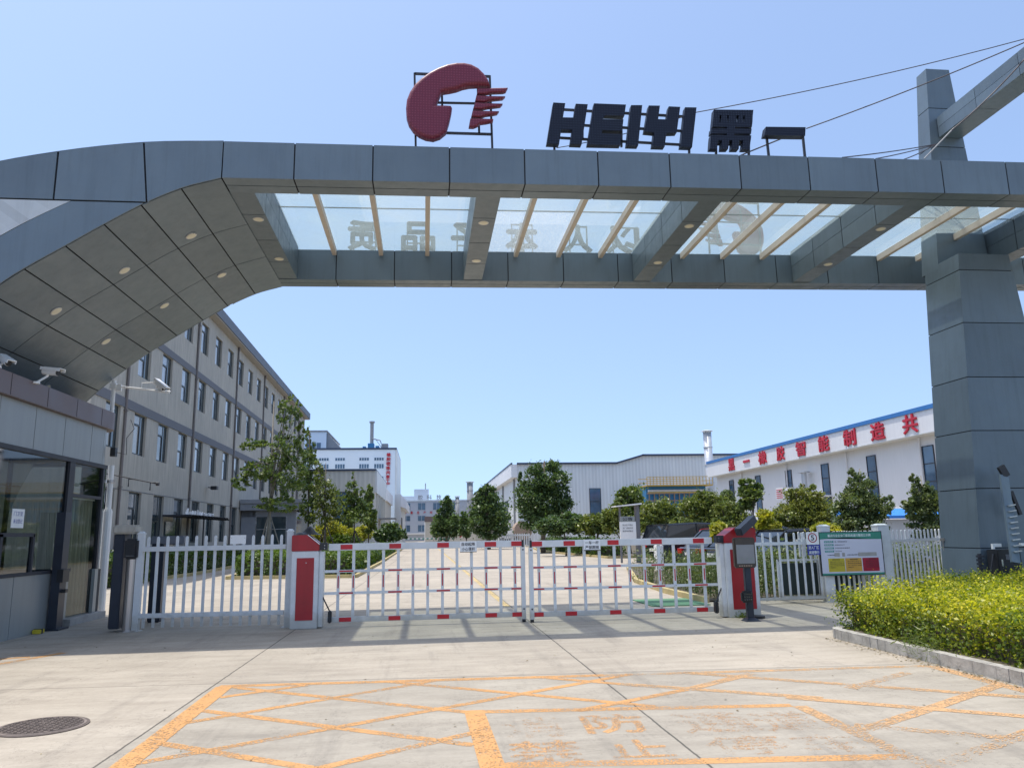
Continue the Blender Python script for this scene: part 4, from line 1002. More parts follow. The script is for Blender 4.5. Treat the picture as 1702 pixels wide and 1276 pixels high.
# white mast with arm and camera at the booth corner
cp = thing('camera_mast', 'white upper mast with a long horizontal arm rising from the booth roof corner', 'mast', (-6.56, 17.0, 4.06))
m = MB(); m.tube([(-6.56, 17.0, 4.06), (-6.56, 17.0, 4.83)], .042, 12); m.build('post', 'whitewarm', cp)
m = MB(); m.tube([(-6.52, 17.0, 4.70), (-5.42, 17.05, 4.60)], .022, 8); m.tube([(-6.0, 17.02, 4.64), (-6.0, 17.02, 4.78), (-5.78, 17.02, 4.79)], .011, 6); m.tube([(-5.9, 17.02, 4.64), (-5.42, 17.0, 4.56)], .018, 6)
m.build('arm', 'whitewarm', cp)
m = MB(); m.box(-6.62, -6.5, 16.94, 17.06, 4.64, 4.76); m.box(-6.5, -6.40, 16.97, 17.03, 4.6, 4.74); m.build('clamp', 'whitewarm', cp)
bullet_camera('security_camera', 'white bullet camera at the end of the mast arm in front of the office building', (-5.62, 17.0, 4.72), (.8, -.35, -.62), (-5.56, 17.02, 4.60), 1.25)
lp = thing('white_pole', 'white stepped pole standing on the low panel at the end of the booth', 'pole', (-6.6, 17.15, 0))
m = MB(); m.tube([(-6.56, 17.22, 0), (-6.56, 17.22, 2.1)], .088, 12); m.tube([(-6.56, 17.22, 2.1), (-6.56, 17.22, 2.14)], .08, 12); m.build('lower_tube', 'whitewarm', lp)
m = MB(); m.tube([(-6.56, 17.22, 2.14), (-6.56, 17.22, 3.05)], .056, 12); m.build('upper_tube', 'whitewarm', lp)
m = MB(); m.tube([(-6.56, 17.22, 2.68), (-6.56, 17.22, 2.74)], .085, 12); m.build('collar', 'steel', lp)
# small junction boxes on the booth corner
jb = thing('wall_speaker', 'small black box fixed to the booth corner with a thin wire', 'box', (-6.42, 16.9, 3.05))
m = MB(); m.box(-6.46, -6.36, 16.82, 16.94, 3.2, 3.38); m.build('box', 'black', jb); m = MB(); m.tube([(-6.4, 16.9, 3.3), (-6.2, 17.0, 3.25), (-6.22, 17.0, 3.6), (-6.1, 17.05, 3.8), (-6.2, 17.1, 4.0)], .007, 6); m.build('wire', 'cable', jb)
ol = thing('bracket_lamp', 'black bracket lamps hanging from a slim rod in front of the office wall', 'lamp', (-6.6, 17.2, 2.8))
# rod starts at the booth corner and runs outwards
a = atY(168, 785, 17.4); b = atY(262, 804, 17.4); m = MB(); m.tube([a, b], .013, 6); m.tube([b-Vector((.03, 0, 0)), b+Vector((.03, 0, 0))], .04, 10); m.build('rod', 'frame', ol)
for px in (214, 250):
    c = atY(px, 796 if px == 214 else 802, 17.4); m = MB(); m.tube([c+Vector((.12, 0, .0)), c, c-Vector((0, 0, .16))], .014, 6); m.build('lamp_arm', 'frame', ol)

# ================================================================ GATE, FENCES, BARRIERS
# face-recognition turnstile pillar by the booth
fr = thing('access_terminal', 'dark access terminal with a steel column and a pale lid beside the left fence', 'terminal', (-5.0, 14.1, 0))
m = MB(); m.box(-5.22, -5.05, 14.05, 14.35, 0.05, 1.60); m.build('cabinet', 'darkmetal', fr, bevel=.015)
m = MB(); m.tube([(-4.93, 14.12, 0), (-4.93, 14.12, 1.22)], .085, 20); m.tube([(-4.93, 14.12, 0), (-4.93, 14.12, .02)], .16, 20); m.build('column', 'steel', fr, smooth=False)
m = MB(); m.box(-5.03, -4.82, 14.0, 14.14, 1.18, 1.52); m.build('reader', 'black', fr, bevel=.03)
m = MB(); m.box(-4.99, -4.86, 13.992, 14.0, 1.235, 1.24); m.build('reader_light', 'chrome', fr)
m = MB(); m.box(-5.24, -4.86, 13.98, 14.38, 1.60, 1.75); m.build('lid', 'stucco', fr, bevel=.03)
fr2 = thing('access_terminal', 'second, plain dark terminal cabinet standing behind the first fence pickets', 'terminal', (-4.95, 15.6, 0))
m = MB(); m.box(-5.08, -4.86, 15.5, 15.8, 0, 1.52); m.build('cabinet', 'darkmetal', fr2, bevel=.02)
m = MB(); m.box(-5.10, -4.50, 15.48, 15.82, 1.40, 1.56); m.build('arm_cover', 'stucco_band', fr2, bevel=.02)

def picket(mb, x, y, z0, z1, w_=.05, d_=.03, dirv=(1, 0)):
    dx, dy = dirv; nx, ny = -dy, dx
    def P(u, v, z): return (x+dx*u+nx*v, y+dy*u+ny*v, z)
    h = w_/2; e_ = d_/2
    for (a0, a1, za, zb_) in ((-h, h, z0, z1-.035),):
        mb.hexa([P(a0, -e_, za), P(a1, -e_, za), P(a1, e_, za), P(a0, e_, za), P(a0, -e_, zb_), P(a1, -e_, zb_), P(a1, e_, zb_), P(a0, e_, zb_)])
    zb_ = z1-.035
    prof_ = [(-h, zb_), (h, zb_), (h*.75, z1-.012), (0, z1), (-h*.75, z1-.012)]
    mb.prism([P(u, -e_, z) for u, z in prof_], (nx*d_, ny*d_, 0))
def fence(name, label, a, b, n, zlo, zhi, rails, posts, postw=.10, post_h=1.6, pw=.05, group=None, mat='white'):
    t = thing(name, label, 'fence', (a[0], a[1], 0), group)
    A = Vector((*a, 0)); B_ = Vector((*b, 0)); d = (B_-A); Ln = d.length; d.normalize()
    nrm = Vector((-d.y, d.x, 0))
    for k in range(n):
        p = A+d*Ln*(k+.5)/n; m = MB(); j = random.uniform(-.006, .006)
        picket(m, p.x, p.y, zlo+j, zhi+j, pw, .028, (d.x, d.y)); m.build('picket', mat, t)
    for z0, z1 in rails:
        m = MB(); off = nrm*.028; m.bar(A+off*1.0+Vector((0, 0, (z0+z1)/2)), B_+off+Vector((0, 0, (z0+z1)/2)), .025, z1-z0); m.bar(A-off+Vector((0, 0, (z0+z1)/2)), B_-off+Vector((0, 0, (z0+z1)/2)), .022, z1-z0); m.build('rail', mat, t)
    for (px_, py_) in posts:
        m = MB(); h = postw/2; m.box(px_-h, px_+h, py_-h, py_+h, 0, post_h-.03); m.box(px_-h-.008, px_+h+.008, py_-h-.008, py_+h+.008, post_h-.05, post_h-.03)
        m.hexa([(px_-h, py_-h, post_h-.03), (px_+h, py_-h, post_h-.03), (px_+h, py_+h, post_h-.03), (px_-h, py_+h, post_h-.03), (px_-h*.5, py_-h*.5, post_h), (px_+h*.5, py_-h*.5, post_h), (px_+h*.5, py_+h*.5, post_h), (px_-h*.5, py_+h*.5, post_h)])
        m.box(px_-h-.04, px_+h+.04, py_-h-.04, py_+h+.04, 0, .012); m.build('post', mat, t)
    return t
fence('picket_fence', 'white picket fence panel between the booth terminal and the left barrier housing', (-4.76, 14.13), (-2.38, 14.06), 15, .05, 1.55, [(1.30, 1.38), (.21, .28)], [(-4.80, 14.13), (-2.31, 14.05)], .10, 1.64, .044)
fp_ = thing('small_plaque', 'small blank white plaque wired between two pickets of the left fence', 'plaque', (-3.34, 14.08, 1.42))
m = MB(); m.box(-3.32, -3.06, 14.062, 14.076, 1.40, 1.55); m.build('plate', 'whitewarm', fp_)
m = MB(); m.tube([(-3.30, 14.06, 1.50), (-3.30, 14.09, 1.50)], .006, 6); m.tube([(-3.08, 14.06, 1.50), (-3.08, 14.09, 1.50)], .006, 6); m.build('wire_tie', 'steel', fp_)

def barrier_housing(label, X0, X1, Y0_, Y1_, side):
    """side=+1: boom leaves to the right"""
    t = thing('barrier_housing', label, 'barrier housing', ((X0+X1)/2, (Y0_+Y1_)/2, 0), 'barrier housings of the road gate')
    m = MB(); m.box(X0, X1, Y0_, Y1_, 0, 1.26); m.build('cabinet', 'white', t, bevel=.012)
    m = MB(); m.box(X0+.09, X1-.075, Y0_-.008, Y0_+.004, .14, 1.15); m.build('front_panel', 'red', t)
    m = MB(); m.tube([((X0+X1)/2+.02, Y0_-.012, 1.07), ((X0+X1)/2+.02, Y0_-.004, 1.07)], .008, 8); m.build('lock', 'chrome', t)
    # red hood: flat on the outer side, sloping towards the boom
    if side > 0: prof_ = [(X0-.004, 1.262), (X1+.004, 1.262), (X1+.004, 1.37), (X1-.19, 1.53), (X0-.004, 1.53)]
    else: prof_ = [(X0-.004, 1.262), (X1+.004, 1.262), (X1+.004, 1.52), (X0+.20, 1.52), (X0-.004, 1.38)]
    m = MB(); m.prism([(x, Y0_-.006, z) for x, z in prof_], (0, Y1_-Y0_+.012, 0)); m.build('hood', 'red', t, bevel=.01)
    m = MB()
    if side > 0: m.bar((X1-.19, Y0_-.008, 1.532), (X1+.01, Y0_-.008, 1.372), .012, .012); m.bar((X1-.15, (Y0_+Y1_)/2, 1.512), (X1+.01, (Y0_+Y1_)/2, 1.378), .012, .012)
    m.v and m.build('hood_edging', 'whitewarm', t)
    m = MB(); xs = X1 if side > 0 else X0; m.box(xs+side*.004, xs+side*.075, Y0_+.05, Y0_+.25, 0.02, 1.25); m.build('side_channel', 'white', t)
    m = MB(); m.box(xs+side*.0, xs+side*.13, Y0_+.02, Y0_+.16, 1.27, 1.395); m.build('boom_socket', 'black', t)
    for dz in (1.30, 1.35): m = MB(); m.tube([(xs+side*.09, Y0_+.014, dz), (xs+side*.09, Y0_+.024, dz)], .008, 8); m.build('bolt', 'chrome', t)
    m = MB(); m.tube([(xs+side*.07, Y0_+.10, .50), (xs+side*.20, Y0_+.06, .26)], .012, 8); m.build('damper', 'black', t)
    m = MB(); m.box(xs+side*.17, xs+side*.23, Y0_+.0, Y0_+.12, .08, .28); m.build('hinge_block', 'black', t, bevel=.015)
    return t
bl = barrier_housing('red and white barrier housing left of the gate, flat red panel facing the street', -2.22, -1.77, 13.68, 14.10, 1)
br = barrier_housing('red and white barrier housing right of the gate, beside the screen terminal', 5.22, 5.80, 13.38, 13.80, -1)
cv_ = thing('cloth_cover', 'crumpled dark cloth lying on top of the left barrier housing', 'cloth', (-2.02, 13.9, 1.53))
m = MB()
m.open = True
m.grid(lambda u, v: (-2.20+.42*u, 13.74+.34*v, 1.532+(.10*math.sin(math.pi*u)*math.sin(math.pi*v)*(1+.5*math.sin(9*u+5*v)))), 16, 12); m.build('cloth', 'black', cv_, smooth=True)
def leaf_gate(label, hx, ex, y, hinge_left, n, zt, zb_, redph):
    t = thing('barrier_gate', label, 'gate', (hx, y, 0), 'fence-type boom gates')
    x0, x1 = min(hx, ex), max(hx, ex)
    sl = lambda x, z: z
    m = MB(); m.box(x0, x1, y-.03, y+.03, zt-.115, zt); m.build('boom', 'white', t, bevel=.006)
    m = MB(); m.box(x0+.0, x1, y-.025, y+.025, zb_, zb_+.085); m.build('lower_rail', 'white', t, bevel=.004)
    r2 = zt-.115-.32; r3 = r2-.36
    for rz_ in (r2, r3):
        m = MB(); m.box(x0-.06 if hinge_left else x0, x1 if hinge_left else x1+.06, y-.034, y-.012, rz_-.045, rz_+.0); m.build('middle_rail', 'white', t)
    xs = [x0+.17+(x1-x0-.34)*k/(n-1) for k in range(n)]
    for k, x in enumerate(xs):
        m = MB(); top_ = zt-.118; m.box(x-.024, x+.024, y-.010, y+.022, zb_+.088, top_); m.build('slat', 'white', t)
    def tape(*b): rd = MB(); rd.box(*b); rd.build('reflective_tape', 'redtape', t)
    for k, x in enumerate(xs): tape(x-.008, x+.010, y-.0145, y-.011, r3+.06, r2-.10)
    w_ = .30 if False else .23
    for xc in redph: tape(xc, xc+.20, y-.0345, y-.0305, zt-.098, zt-.018); tape(xc, xc+.20, y-.0285, y-.0255, zb_+.008, zb_+.077)
    for xc in redph:
        for rz_ in (r2, r3): tape(xc-.01, xc+.22, y-.0380, y-.0345, rz_-.034, rz_-.010)
    # end post with foot
    xe = x1-.03 if hinge_left else x0+.03
    m = MB(); m.box(xe-.035, xe+.035, y-.055, y-.034 if False else y+.03, .05, zt-.118); m.build('end_post', 'white', t)
    m = MB(); m.box(xe-.03, xe+.03, y-.04, y+.01, .0, .05); m.tube([(xe-.02, y-.02, .03), (xe+.02, y-.02, .03)], .03, 10); m.build('foot', 'black', t)
    m = MB(); m.box(xe-.02, xe+.02, y-.036, y-.031, zt-.14, zt+.005); 
    for z in (zt-.16, .22): m.tube([(xe, y-.062, z), (xe, y-.05, z)], .014, 8)
    m.build('strap', 'black', t)
    for x in xs[1::4]:
        for rz_ in (r2, r3): m = MB(); m.tube([(x+.0, y-.042, rz_-.02), (x, y-.034, rz_-.02)], .007, 6); m.build('bolt', 'black', t)
    return t
lg1 = leaf_gate('left barrier gate of white slats with red tape, carrying the four-by-two character plate', -1.62, 1.735, 13.78, True, 13, 1.375, .085, [-1.42, -.60, .22, 1.04, 1.505])
lg2 = leaf_gate('right barrier gate of white slats with red tape, carrying the plate near its centre seam', 5.09, 1.80, 13.66, False, 12, 1.365, .085, [1.83, 2.41, 3.19, 3.97, 4.74])
def plate(label, x0, x1, z0, z1, y, lines):
    t = thing('warning_plate', label, 'sign', ((x0+x1)/2, y, z0), 'small warning plates on the gates')
    m = MB(); m.box(x0, x1, y-.006, y, z0, z1); m.build('plate', 'whitewarm', t)
    m = MB(); h = (z1-z0)
    for k, s_ in enumerate(lines): add_text(m, s_, (x0+.03, y-.007, z1-h*(.45+.47*k)), (1, 0, 0), (0, 0, 1), x1-x0-.06, h*.33, .001, .02)
    m.build('writing', 'ink', t); m = MB(); m.box(x0, x1, y-.010, y-.004, z0-.012, z0-.001); m.build('lower_edge', 'black', t)
plate('white plate reading 自动起降 小心落杆 on the left barrier gate', .61, .90, 1.20, 1.375, 13.74, ['自动起降', '小心落杆'])
plate('white plate reading 一车一杆 严禁跟随 on the right barrier gate', 2.76, 3.06, 1.19, 1.36, 13.622, ['一车一杆', '严禁跟随'])

# screen terminal in front of the right housing
tm = thing('screen_terminal', 'licence plate terminal with a grey screen on a dark post and a keypad block', 'terminal', (5.33, 12.9, 0))
m = MB(); m.box(5.16, 5.53, 12.80, 12.90, .86, 1.36); m.build('screen_housing', 'brownblack', tm, bevel=.02)
m = MB(); m.box(5.19, 5.50, 12.793, 12.799, .93, 1.24); m.build('screen', 'screen', tm)
m = MB()
for k, (x, z) in enumerate(((5.22, 1.17), (5.27, 1.01), (5.36, 1.01), (5.42, 1.005), (5.45, 1.005))): m.box(x, x+.022, 12.791, 12.7935, z, z+.007)
m.build('screen_text', 'greenmat', tm)
m = MB(); 
for k in range(6): m.box(5.22+.04*k, 5.245+.04*k, 12.793, 12.799, .885, .905)
m.build('button_row', 'tank', tm)
m = MB(); m.box(5.34, 5.45, 12.86, 12.95, .02, .90); m.build('post', 'darkmetal', tm, bevel=.01)
m = MB(); m.box(5.22, 5.42, 12.76, 12.855, .30, .49); m.build('keypad', 'black', tm, bevel=.03)
m = MB()
for i in range(4):
    for j in range(3): m.tube([(5.265+.037*i, 12.752, .35+.045*j), (5.265+.037*i, 12.761, .35+.045*j)], .008, 6)
m.build('keypad_buttons', 'chrome', tm)
m = MB(); m.hexa([(5.26, 12.74, 0), (5.52, 12.74, 0), (5.52, 12.99, 0), (5.26, 12.99, 0), (5.33, 12.84, .05), (5.46, 12.84, .05), (5.46, 12.96, .05), (5.33, 12.96, .05)]); m.build('base', 'darkmetal', tm)
m = MB(); m.tube([(5.64, 13.25, 0), (5.64, 13.25, .04)], .15, 20); m.build('rubber_foot', 'black', tm)
pc = thing('plate_camera', 'long dark plate-reading camera tilted upwards on top of the right barrier housing', 'camera', (5.6, 13.4, 1.53))
m = MB(); m.bar((5.42, 13.22, 1.44), (5.82, 13.48, 1.68), .14, .13, up=(0, 0, 1)); m.build('housing', 'darkmetal', pc, bevel=.012)
m = MB(); m.box(5.58, 5.66, 13.4, 13.5, 1.40, 1.54); m.tube([(5.74, 13.35, 1.56), (5.80, 13.3, 1.45), (5.76, 13.3, 1.36)], .01, 6); m.build('bracket', 'black', pc)

# right fences and boards
fence('picket_fence', 'white picket fence right of the barrier housing, in front of the tall plants', (5.95, 15.55), (8.20, 15.65), 13, .06, 1.41, [(1.16, 1.22), (.07, .12)], [(8.26, 15.65)], .19, 1.56, .037)
fence('picket_fence', 'white picket fence behind the green-headed notice board', (8.34, 15.66), (9.56, 15.85), 10, .06, 1.42, [(1.16, 1.22), (.07, .12)], [(9.64, 15.85)], .25, 1.56, .037)
fence('picket_fence', 'white picket fence between the thick post and the big pillar', (9.76, 15.95), (11.85, 17.05), 15, .06, 1.42, [(1.16, 1.22), (.07, .12)], [], .12, 1.5, .037)
fence('picket_fence', 'far white picket fence seen through the gap behind the notice board', (9.3, 19.0), (12.0, 19.2), 20, .06, 1.40, [(1.16, 1.22), (.1, .16)], [], .12, 1.5, .05)
gp = thing('infill_gate', 'low framed gate leaf with dark infill behind the white pickets', 'gate', (8.0, 15.9, 0))
m = MB(); m.box(7.35, 9.15, 15.93, 15.95, .14, .78); m.build('infill_panel', 'tarp', gp)
m = MB(); m.bar((7.33, 15.91, .08), (7.33, 15.91, .86), .04); m.bar((9.17, 15.91, .08), (9.17, 15.91, .86), .04); m.bar((7.33, 15.91, .84), (9.17, 15.91, .84), .04); m.bar((7.33, 15.91, .10), (9.17, 15.91, .10), .04)
for x in (7.75, 8.2, 8.65): m.bar((x, 15.915, .1), (x, 15.915, .84), .02)
m.build('frame', 'white', gp)
# notice board (photo: top left 1360,884; bottom right 1465,956)
nb = thing('notice_board', 'large white notice board with green header and yellow, orange and red boxes on the fence', 'notice board', (8.8, 15.5, .5))
BA = atY(1361, 884, 15.45); BW = 1.38; BH = .88; bx, bz = BA.x, BA.z-BH; by = 15.50
m = MB(); m.box(bx, bx+BW, by-.02, by+.01, bz, bz+BH); m.build('frame', 'black', nb)
fx = lambda u: bx+.02+(BW-.04)*u; fz = lambda v: bz+.015+(BH-.03)*v
def rect(mb, u0, u1, v0, v1, k): mb.box(fx(u0), fx(u1), by-.021-.0015*k, by-.0195, fz(v0), fz(v1))
m = MB(); rect(m, 0, 1, 0, 1, 1); m.build('board_face', 'board', nb)
m = MB(); rect(m, 0, 1, .86, 1, 2)
pts = [(0, .862)]+[(u, .855-.025*math.sin(u*5.5+2.6)) for u in np.linspace(0, 1, 15)]+[(1, .862)]
m.prism([(fx(u), by-.0225, fz(v)) for u, v in pts], (0, -.0015, 0)); m.build('header', 'green', nb); m = MB(); rect(m, 0, 1, 0, .04, 2); m.build('footer', 'green', nb)
m = MB(); add_text(m, '重点行业企业门禁系统通行管控公示牌', (fx(.13), by-.0245, fz(.895)), (1, 0, 0), (0, 0, 1), (BW-.04)*.70, .055, .001, .015); m.build('title_writing', 'whiteprint', nb)
m = MB(); ink = MB()
for k, (s_, l_) in enumerate((('黑一橡胶智能制造', .20), ('监督电话公示', .16), ('环保排放标准要求', .24), ('执行时间', .10))):
    v = .76-.075*k; rect(m, .065, .215, v, v+.045, 2)
    add_text(ink, s_, (fx(.235), by-.0245, fz(v+.008)), (1, 0, 0), (0, 0, 1), (BW-.04)*l_, .024, .001)
m.build('label_blocks', 'teal', nb)
m = MB()
for k, s_ in enumerate(('企业名称', '监督电话', '管控等级', '公示时间')): add_text(m, s_, (fx(.075), by-.0245, fz(.77-.075*k)), (1, 0, 0), (0, 0, 1), (BW-.04)*.12, .024, .001)
m.build('label_writing', 'whiteprint', nb)
add_text(ink, '今日管控等级', (fx(.10), by-.0245, fz(.455)), (1, 0, 0), (0, 0, 1), (BW-.04)*.12, .022, .001); add_text(ink, '运输车辆排放要求', (fx(.42), by-.0245, fz(.455)), (1, 0, 0), (0, 0, 1), (BW-.04)*.19, .022, .001)
for u in (.11, .395): 
    add_text(ink, '黄色预警橙色预警'[0 if u < .3 else 4:][:4], (fx(u+.06), by-.0255, fz(.345)), (1, 0, 0), (0, 0, 1), .17, .024, .001)
    for k in range(4): add_text(ink, ['禁止国三及以下', '重型载货车辆进', '出厂区生产运输', '应急减排清单内'][k], (fx(u+.02), by-.0255, fz(.30-.045*k)), (1, 0, 0), (0, 0, 1), (.30, .30, .30, .12)[k], .018, .001)
add_text(ink, '红色预警', (fx(.75), by-.0255, fz(.345)), (1, 0, 0), (0, 0, 1), .17, .024, .001)
for k in range(4): add_text(ink, '禁止国四及以下货车', (fx(.71), by-.0255, fz(.30-.045*k)), (1, 0, 0), (0, 0, 1), .28, .018, .001)
ink.build('small_writing', 'ink', nb)
for (u0, mt_) in ((.115, 'byellow'), (.39, 'borange'), (.67, 'bred')):
    m = MB(); rect(m, u0-.01, u0+.255, .075, .39, 2); m.build('warning_box', mt_, nb)
m = MB()
for u0, u1 in ((.215, .30), (.34, .385), (.60, .90)): rect(m, u0, u1, .43, .52, 2)
m.build('slot_strip', 'kerb', nb)
sp = thing('speed_sign', 'small sign with a red-ringed figure 5 above a blue panel, left of the notice board', 'sign', (7.95, 15.5, .95))
SX = atY(1338, 884, 15.5).x; SZ = atY(1338, 884, 15.5).z
m = MB(); m.box(SX, SX+.265, 15.46, 15.475, SZ-.25, SZ); m.build('upper_plate', 'whitewarm', sp)
m = MB(); cx, cz = SX+.13, SZ-.115
for k in range(28):
    a0, a1 = k*2*math.pi/28, (k+1)*2*math.pi/28
    m.prism([(cx+math.cos(t)*r_, 15.4595, cz+math.sin(t)*r_) for t, r_ in ((a0, .098), (a1, .098), (a1, .078), (a0, .078))], (0, -.0015, 0))
m.build('ring', 'bred', sp)
m = MB(); add_text(m, '5', (cx-.032, 15.459, cz-.05), (1, 0, 0), (0, 0, 1), .065, .10, .001, .03); m.build('figure', 'ink', sp)
m = MB(); m.box(SX+.005, SX+.275, 15.455, 15.475, SZ-.46, SZ-.255); m.build('lower_plate', 'bluesign', sp)
m = MB(); add_text(m, '进入厂区', (SX+.025, 15.454, SZ-.345), (1, 0, 0), (0, 0, 1), .22, .065, .001, .015); add_text(m, '减速慢行', (SX+.025, 15.454, SZ-.44), (1, 0, 0), (0, 0, 1), .22, .065, .001, .015); m.build('writing', 'whiteprint', sp)

# equipment at the foot of the pillar
eb = thing('control_cabinet', 'dark control cabinet standing against the big pillar above the hedge', 'cabinet', (11.6, 14.2, 0))
m = MB(); m.box(10.74, 11.22, 13.88, 14.18, 0, 1.03); m.build('cabinet', 'black', eb, bevel=.012)
m = MB(); m.box(10.90, 11.05, 13.874, 13.88, .84, .94); m.build('label_plate', 'stucco_band', eb); m = MB(); m.box(10.79, 10.82, 13.86, 13.88, .72, .85); m.build('handle', 'chrome', eb)
wh = thing('white_rail', 'white horizontal rail stub beside the leaning louvre at the pillar', 'rail', (11.5, 13.9, 1.2))
m = MB(); m.box(10.72, 10.90, 13.95, 14.0, 1.08, 1.14); m.box(10.72, 10.76, 13.95, 14.0, 1.04, 1.08); m.box(11.3, 12.2, 13.95, 14.0, 1.09, 1.14); m.build('rail', 'whitewarm', wh)
lo2 = thing('leaning_louvre', 'narrow louvred metal panel leaning against the big pillar', 'louvre', (11.9, 13.9, .5))
la = atY(1668, 790, 13.95); lb = atY(1688, 935, 13.55)
m = MB(); m.bar(la, lb, .17, .05, up=(0, 1, 0)); m.build('panel', 'panel', lo2)
m = MB(); d = (lb-la)
for k in range(9):
    c = la+d*(.36+.065*k); m.bar(c+Vector((-.03, -.045, 0)), c+Vector((.10, -.065, .02)), .05, .02)
m.build('louvre_slats', 'panel_light', lo2)
m = MB(); m.bar(la+Vector((-.04, 0, .18)), la+Vector((.06, 0, -.02)), .14, .06, up=(0, 1, 0)); m.build('hinge_bracket', 'black', lo2); m = MB(); m.bar(la+Vector((.15, .05, -.3)), la+Vector((.28, .05, -.75)), .06, .05, up=(0, 1, 0)); m.build('hinge_bracket', 'black', lo2)
jx = thing('cable_box', 'stacked black cable conduit at the left foot of the cabinet', 'conduit', (11.25, 14.2, 0))
m = MB(); m.box(10.46, 10.50, 14.0, 14.06, 0, .96)
for k in range(13): m.box(10.44, 10.54, 13.98, 14.08, .05+.07*k, .09+.07*k)
m.tube([(10.60, 14.05, 0), (10.64, 14.0, .6), (10.73, 13.98, .95)], .015, 6); m.build('conduit', 'frame', jx)
# small bracket on the pillar's left face
sb_ = thing('fence_hinge', 'small steel hinge bracket on the left face of the pillar', 'bracket', (10.75, 15.4, 1.2))
m = MB(); m.box(10.68, 10.80, 15.3, 15.42, 1.18, 1.24); m.tube([(10.7, 15.36, .98), (10.7, 15.36, 1.22)], .012, 6); m.build('bracket', 'steel', sb_)
# foreground planter kerb and hedge
kk = kerb('hedge_kerb', [(5.66, 3.2), (5.66, 10.55), (5.72, 10.72), (5.92, 10.84), (8.4, 11.2), (8.4, 13.5), (17, 13.5)], 0.12, 0.13, 'kerbpale', step=0.17); tag(kk, kind='structure')

# ================================================================ OFFICE BUILDING (left)
PSI = 0.016
ob = thing('office_building', 'long grey rendered four-storey office block with narrow paired-pane windows on the left', 'building', (-12.0, 42.0, 0), local=True, rz=PSI)
Y_A, Y_B = -13.4, 41.5
FL = [(1.30, 3.42), (4.95, 6.64), (8.22, 9.88), (11.40, 13.07)]     # sill, head
WS = [0.30+3.07*k for k in range(-4, 13)]
WW = 1.5; RV = 0.15
m = MB()
zs = [0.95]+[z for f_ in FL for z in f_]+[13.70]
m.box(-RV, 0, Y_A, Y_B, 0.95, FL[0][0])
bands = [(FL[0][1], FL[1][0]), (FL[1][1], FL[2][0]), (FL[2][1], FL[3][0]), (FL[3][1], 13.70)]
for a, b in bands: m.box(-RV, 0, Y_A, Y_B, a, b)
for (z0, z1) in FL:
    e_ = [Y_A]+[v for y in WS for v in (y, y+WW)]+[Y_B]
    for i in range(0, len(e_), 2): m.box(-RV, -.001, e_[i], e_[i+1], z0, z1)
m.box(-14, -RV-.12, Y_A, Y_B-.05, 0, 13.66); m.box(-14, -RV-.001, Y_B-.04, Y_B, 0, 13.70); m.box(-14, -RV-.001, Y_A, Y_A+.1, 0, 13.70)
m.build('wall', 'stucco', ob)
m = MB(); m.box(-.001, .035, Y_A, Y_B, 6.66, 7.04); m.box(-.001, .035, Y_A, Y_B, 9.90, 10.24); m.box(-.001, .012, Y_A, Y_B, 3.44, 3.47)
m.build('string_course', 'stucco_band', ob)
m = MB(); m.box(-RV, .05, Y_A, Y_B, 0, .95); m.build('plinth', 'plinth', ob)
m = MB(); m.box(-14.6, .44, Y_A-.5, Y_B+.4, 13.72, 13.78); s_ = m.build('roof_soffit', 'soffit', ob)
m = MB(); m.box(-14.7, .50, Y_A-.6, Y_B+.45, 13.785, 14.38); m.build('roof_edge', 'eave', ob)
# windows
def office_window(y, z0, z1, kind):
    f = MB(); t = .075; x0, x1 = -RV+.01, -RV+.05
    f.box(x0, x1, y, y+WW, z0, z0+t); f.box(x0, x1, y, y+WW, z1-t, z1); f.box(x0, x1, y, y+t, z0+t, z1-t); f.box(x0, x1, y+WW-t, y+WW, z0+t, z1-t)
    f.box(x0, x1, y+WW*.62, y+WW*.62+t*1.3, z0+t, z1-t)
    if kind == 0: zt = z0+(z1-z0)*.68
    elif kind == 1: zt = z0+(z1-z0)*.45
    else: zt = z0+(z1-z0)*.72
    f.box(x0+.01, x1+.03, y+t, y+WW*.62, zt, zt+.07); f.box(x0+.01, x1+.03, y+t, y+t+.05, z0+t, zt); f.box(x0+.01, x1+.03, y+WW*.62-.06, y+WW*.62, z0+t, zt)
    o = f.build('window', 'wframe', ob)
    p = MB(); p.box(x0+.02, x0+.03, y+t, y+WW*.62, z0+t, z1-t); p.build('pane', random.choice(('pane_hi', 'pane_hi', 'pane_hi', 'pane_mid', 'pane_warm')) if z0 > 4 else random.choice(('pane_lo', 'pane_lo', 'pane_mid')), o)
    p = MB(); p.box(x0+.02, x0+.03, y+WW*.62+t, y+WW-t, z0+t, z1-t); p.build('side_pane', 'pane_lo', o)
for fi, (z0, z1) in enumerate(FL):
    for wi, y in enumerate(WS):
        if fi == 0 and 3.6+8 < y < 19: continue
        office_window(y, z0, z1, random.choice((0, 0, 1, 2)))
for y in (-10.1, -.42, 9.0, 18.3, 27.6, 36.8):
    m = MB(); m.tube([(.06, y, 0.3), (.06, y, 13.6)], .055, 8); m.box(-.0, .14, y-.09, y+.09, 13.50, 13.70)
    for z in (3.5, 6.5, 9.7, 12.6): m.box(0, .13, y-.08, y+.08, z, z+.06)
    m.build('downpipe', 'pipe', ob)
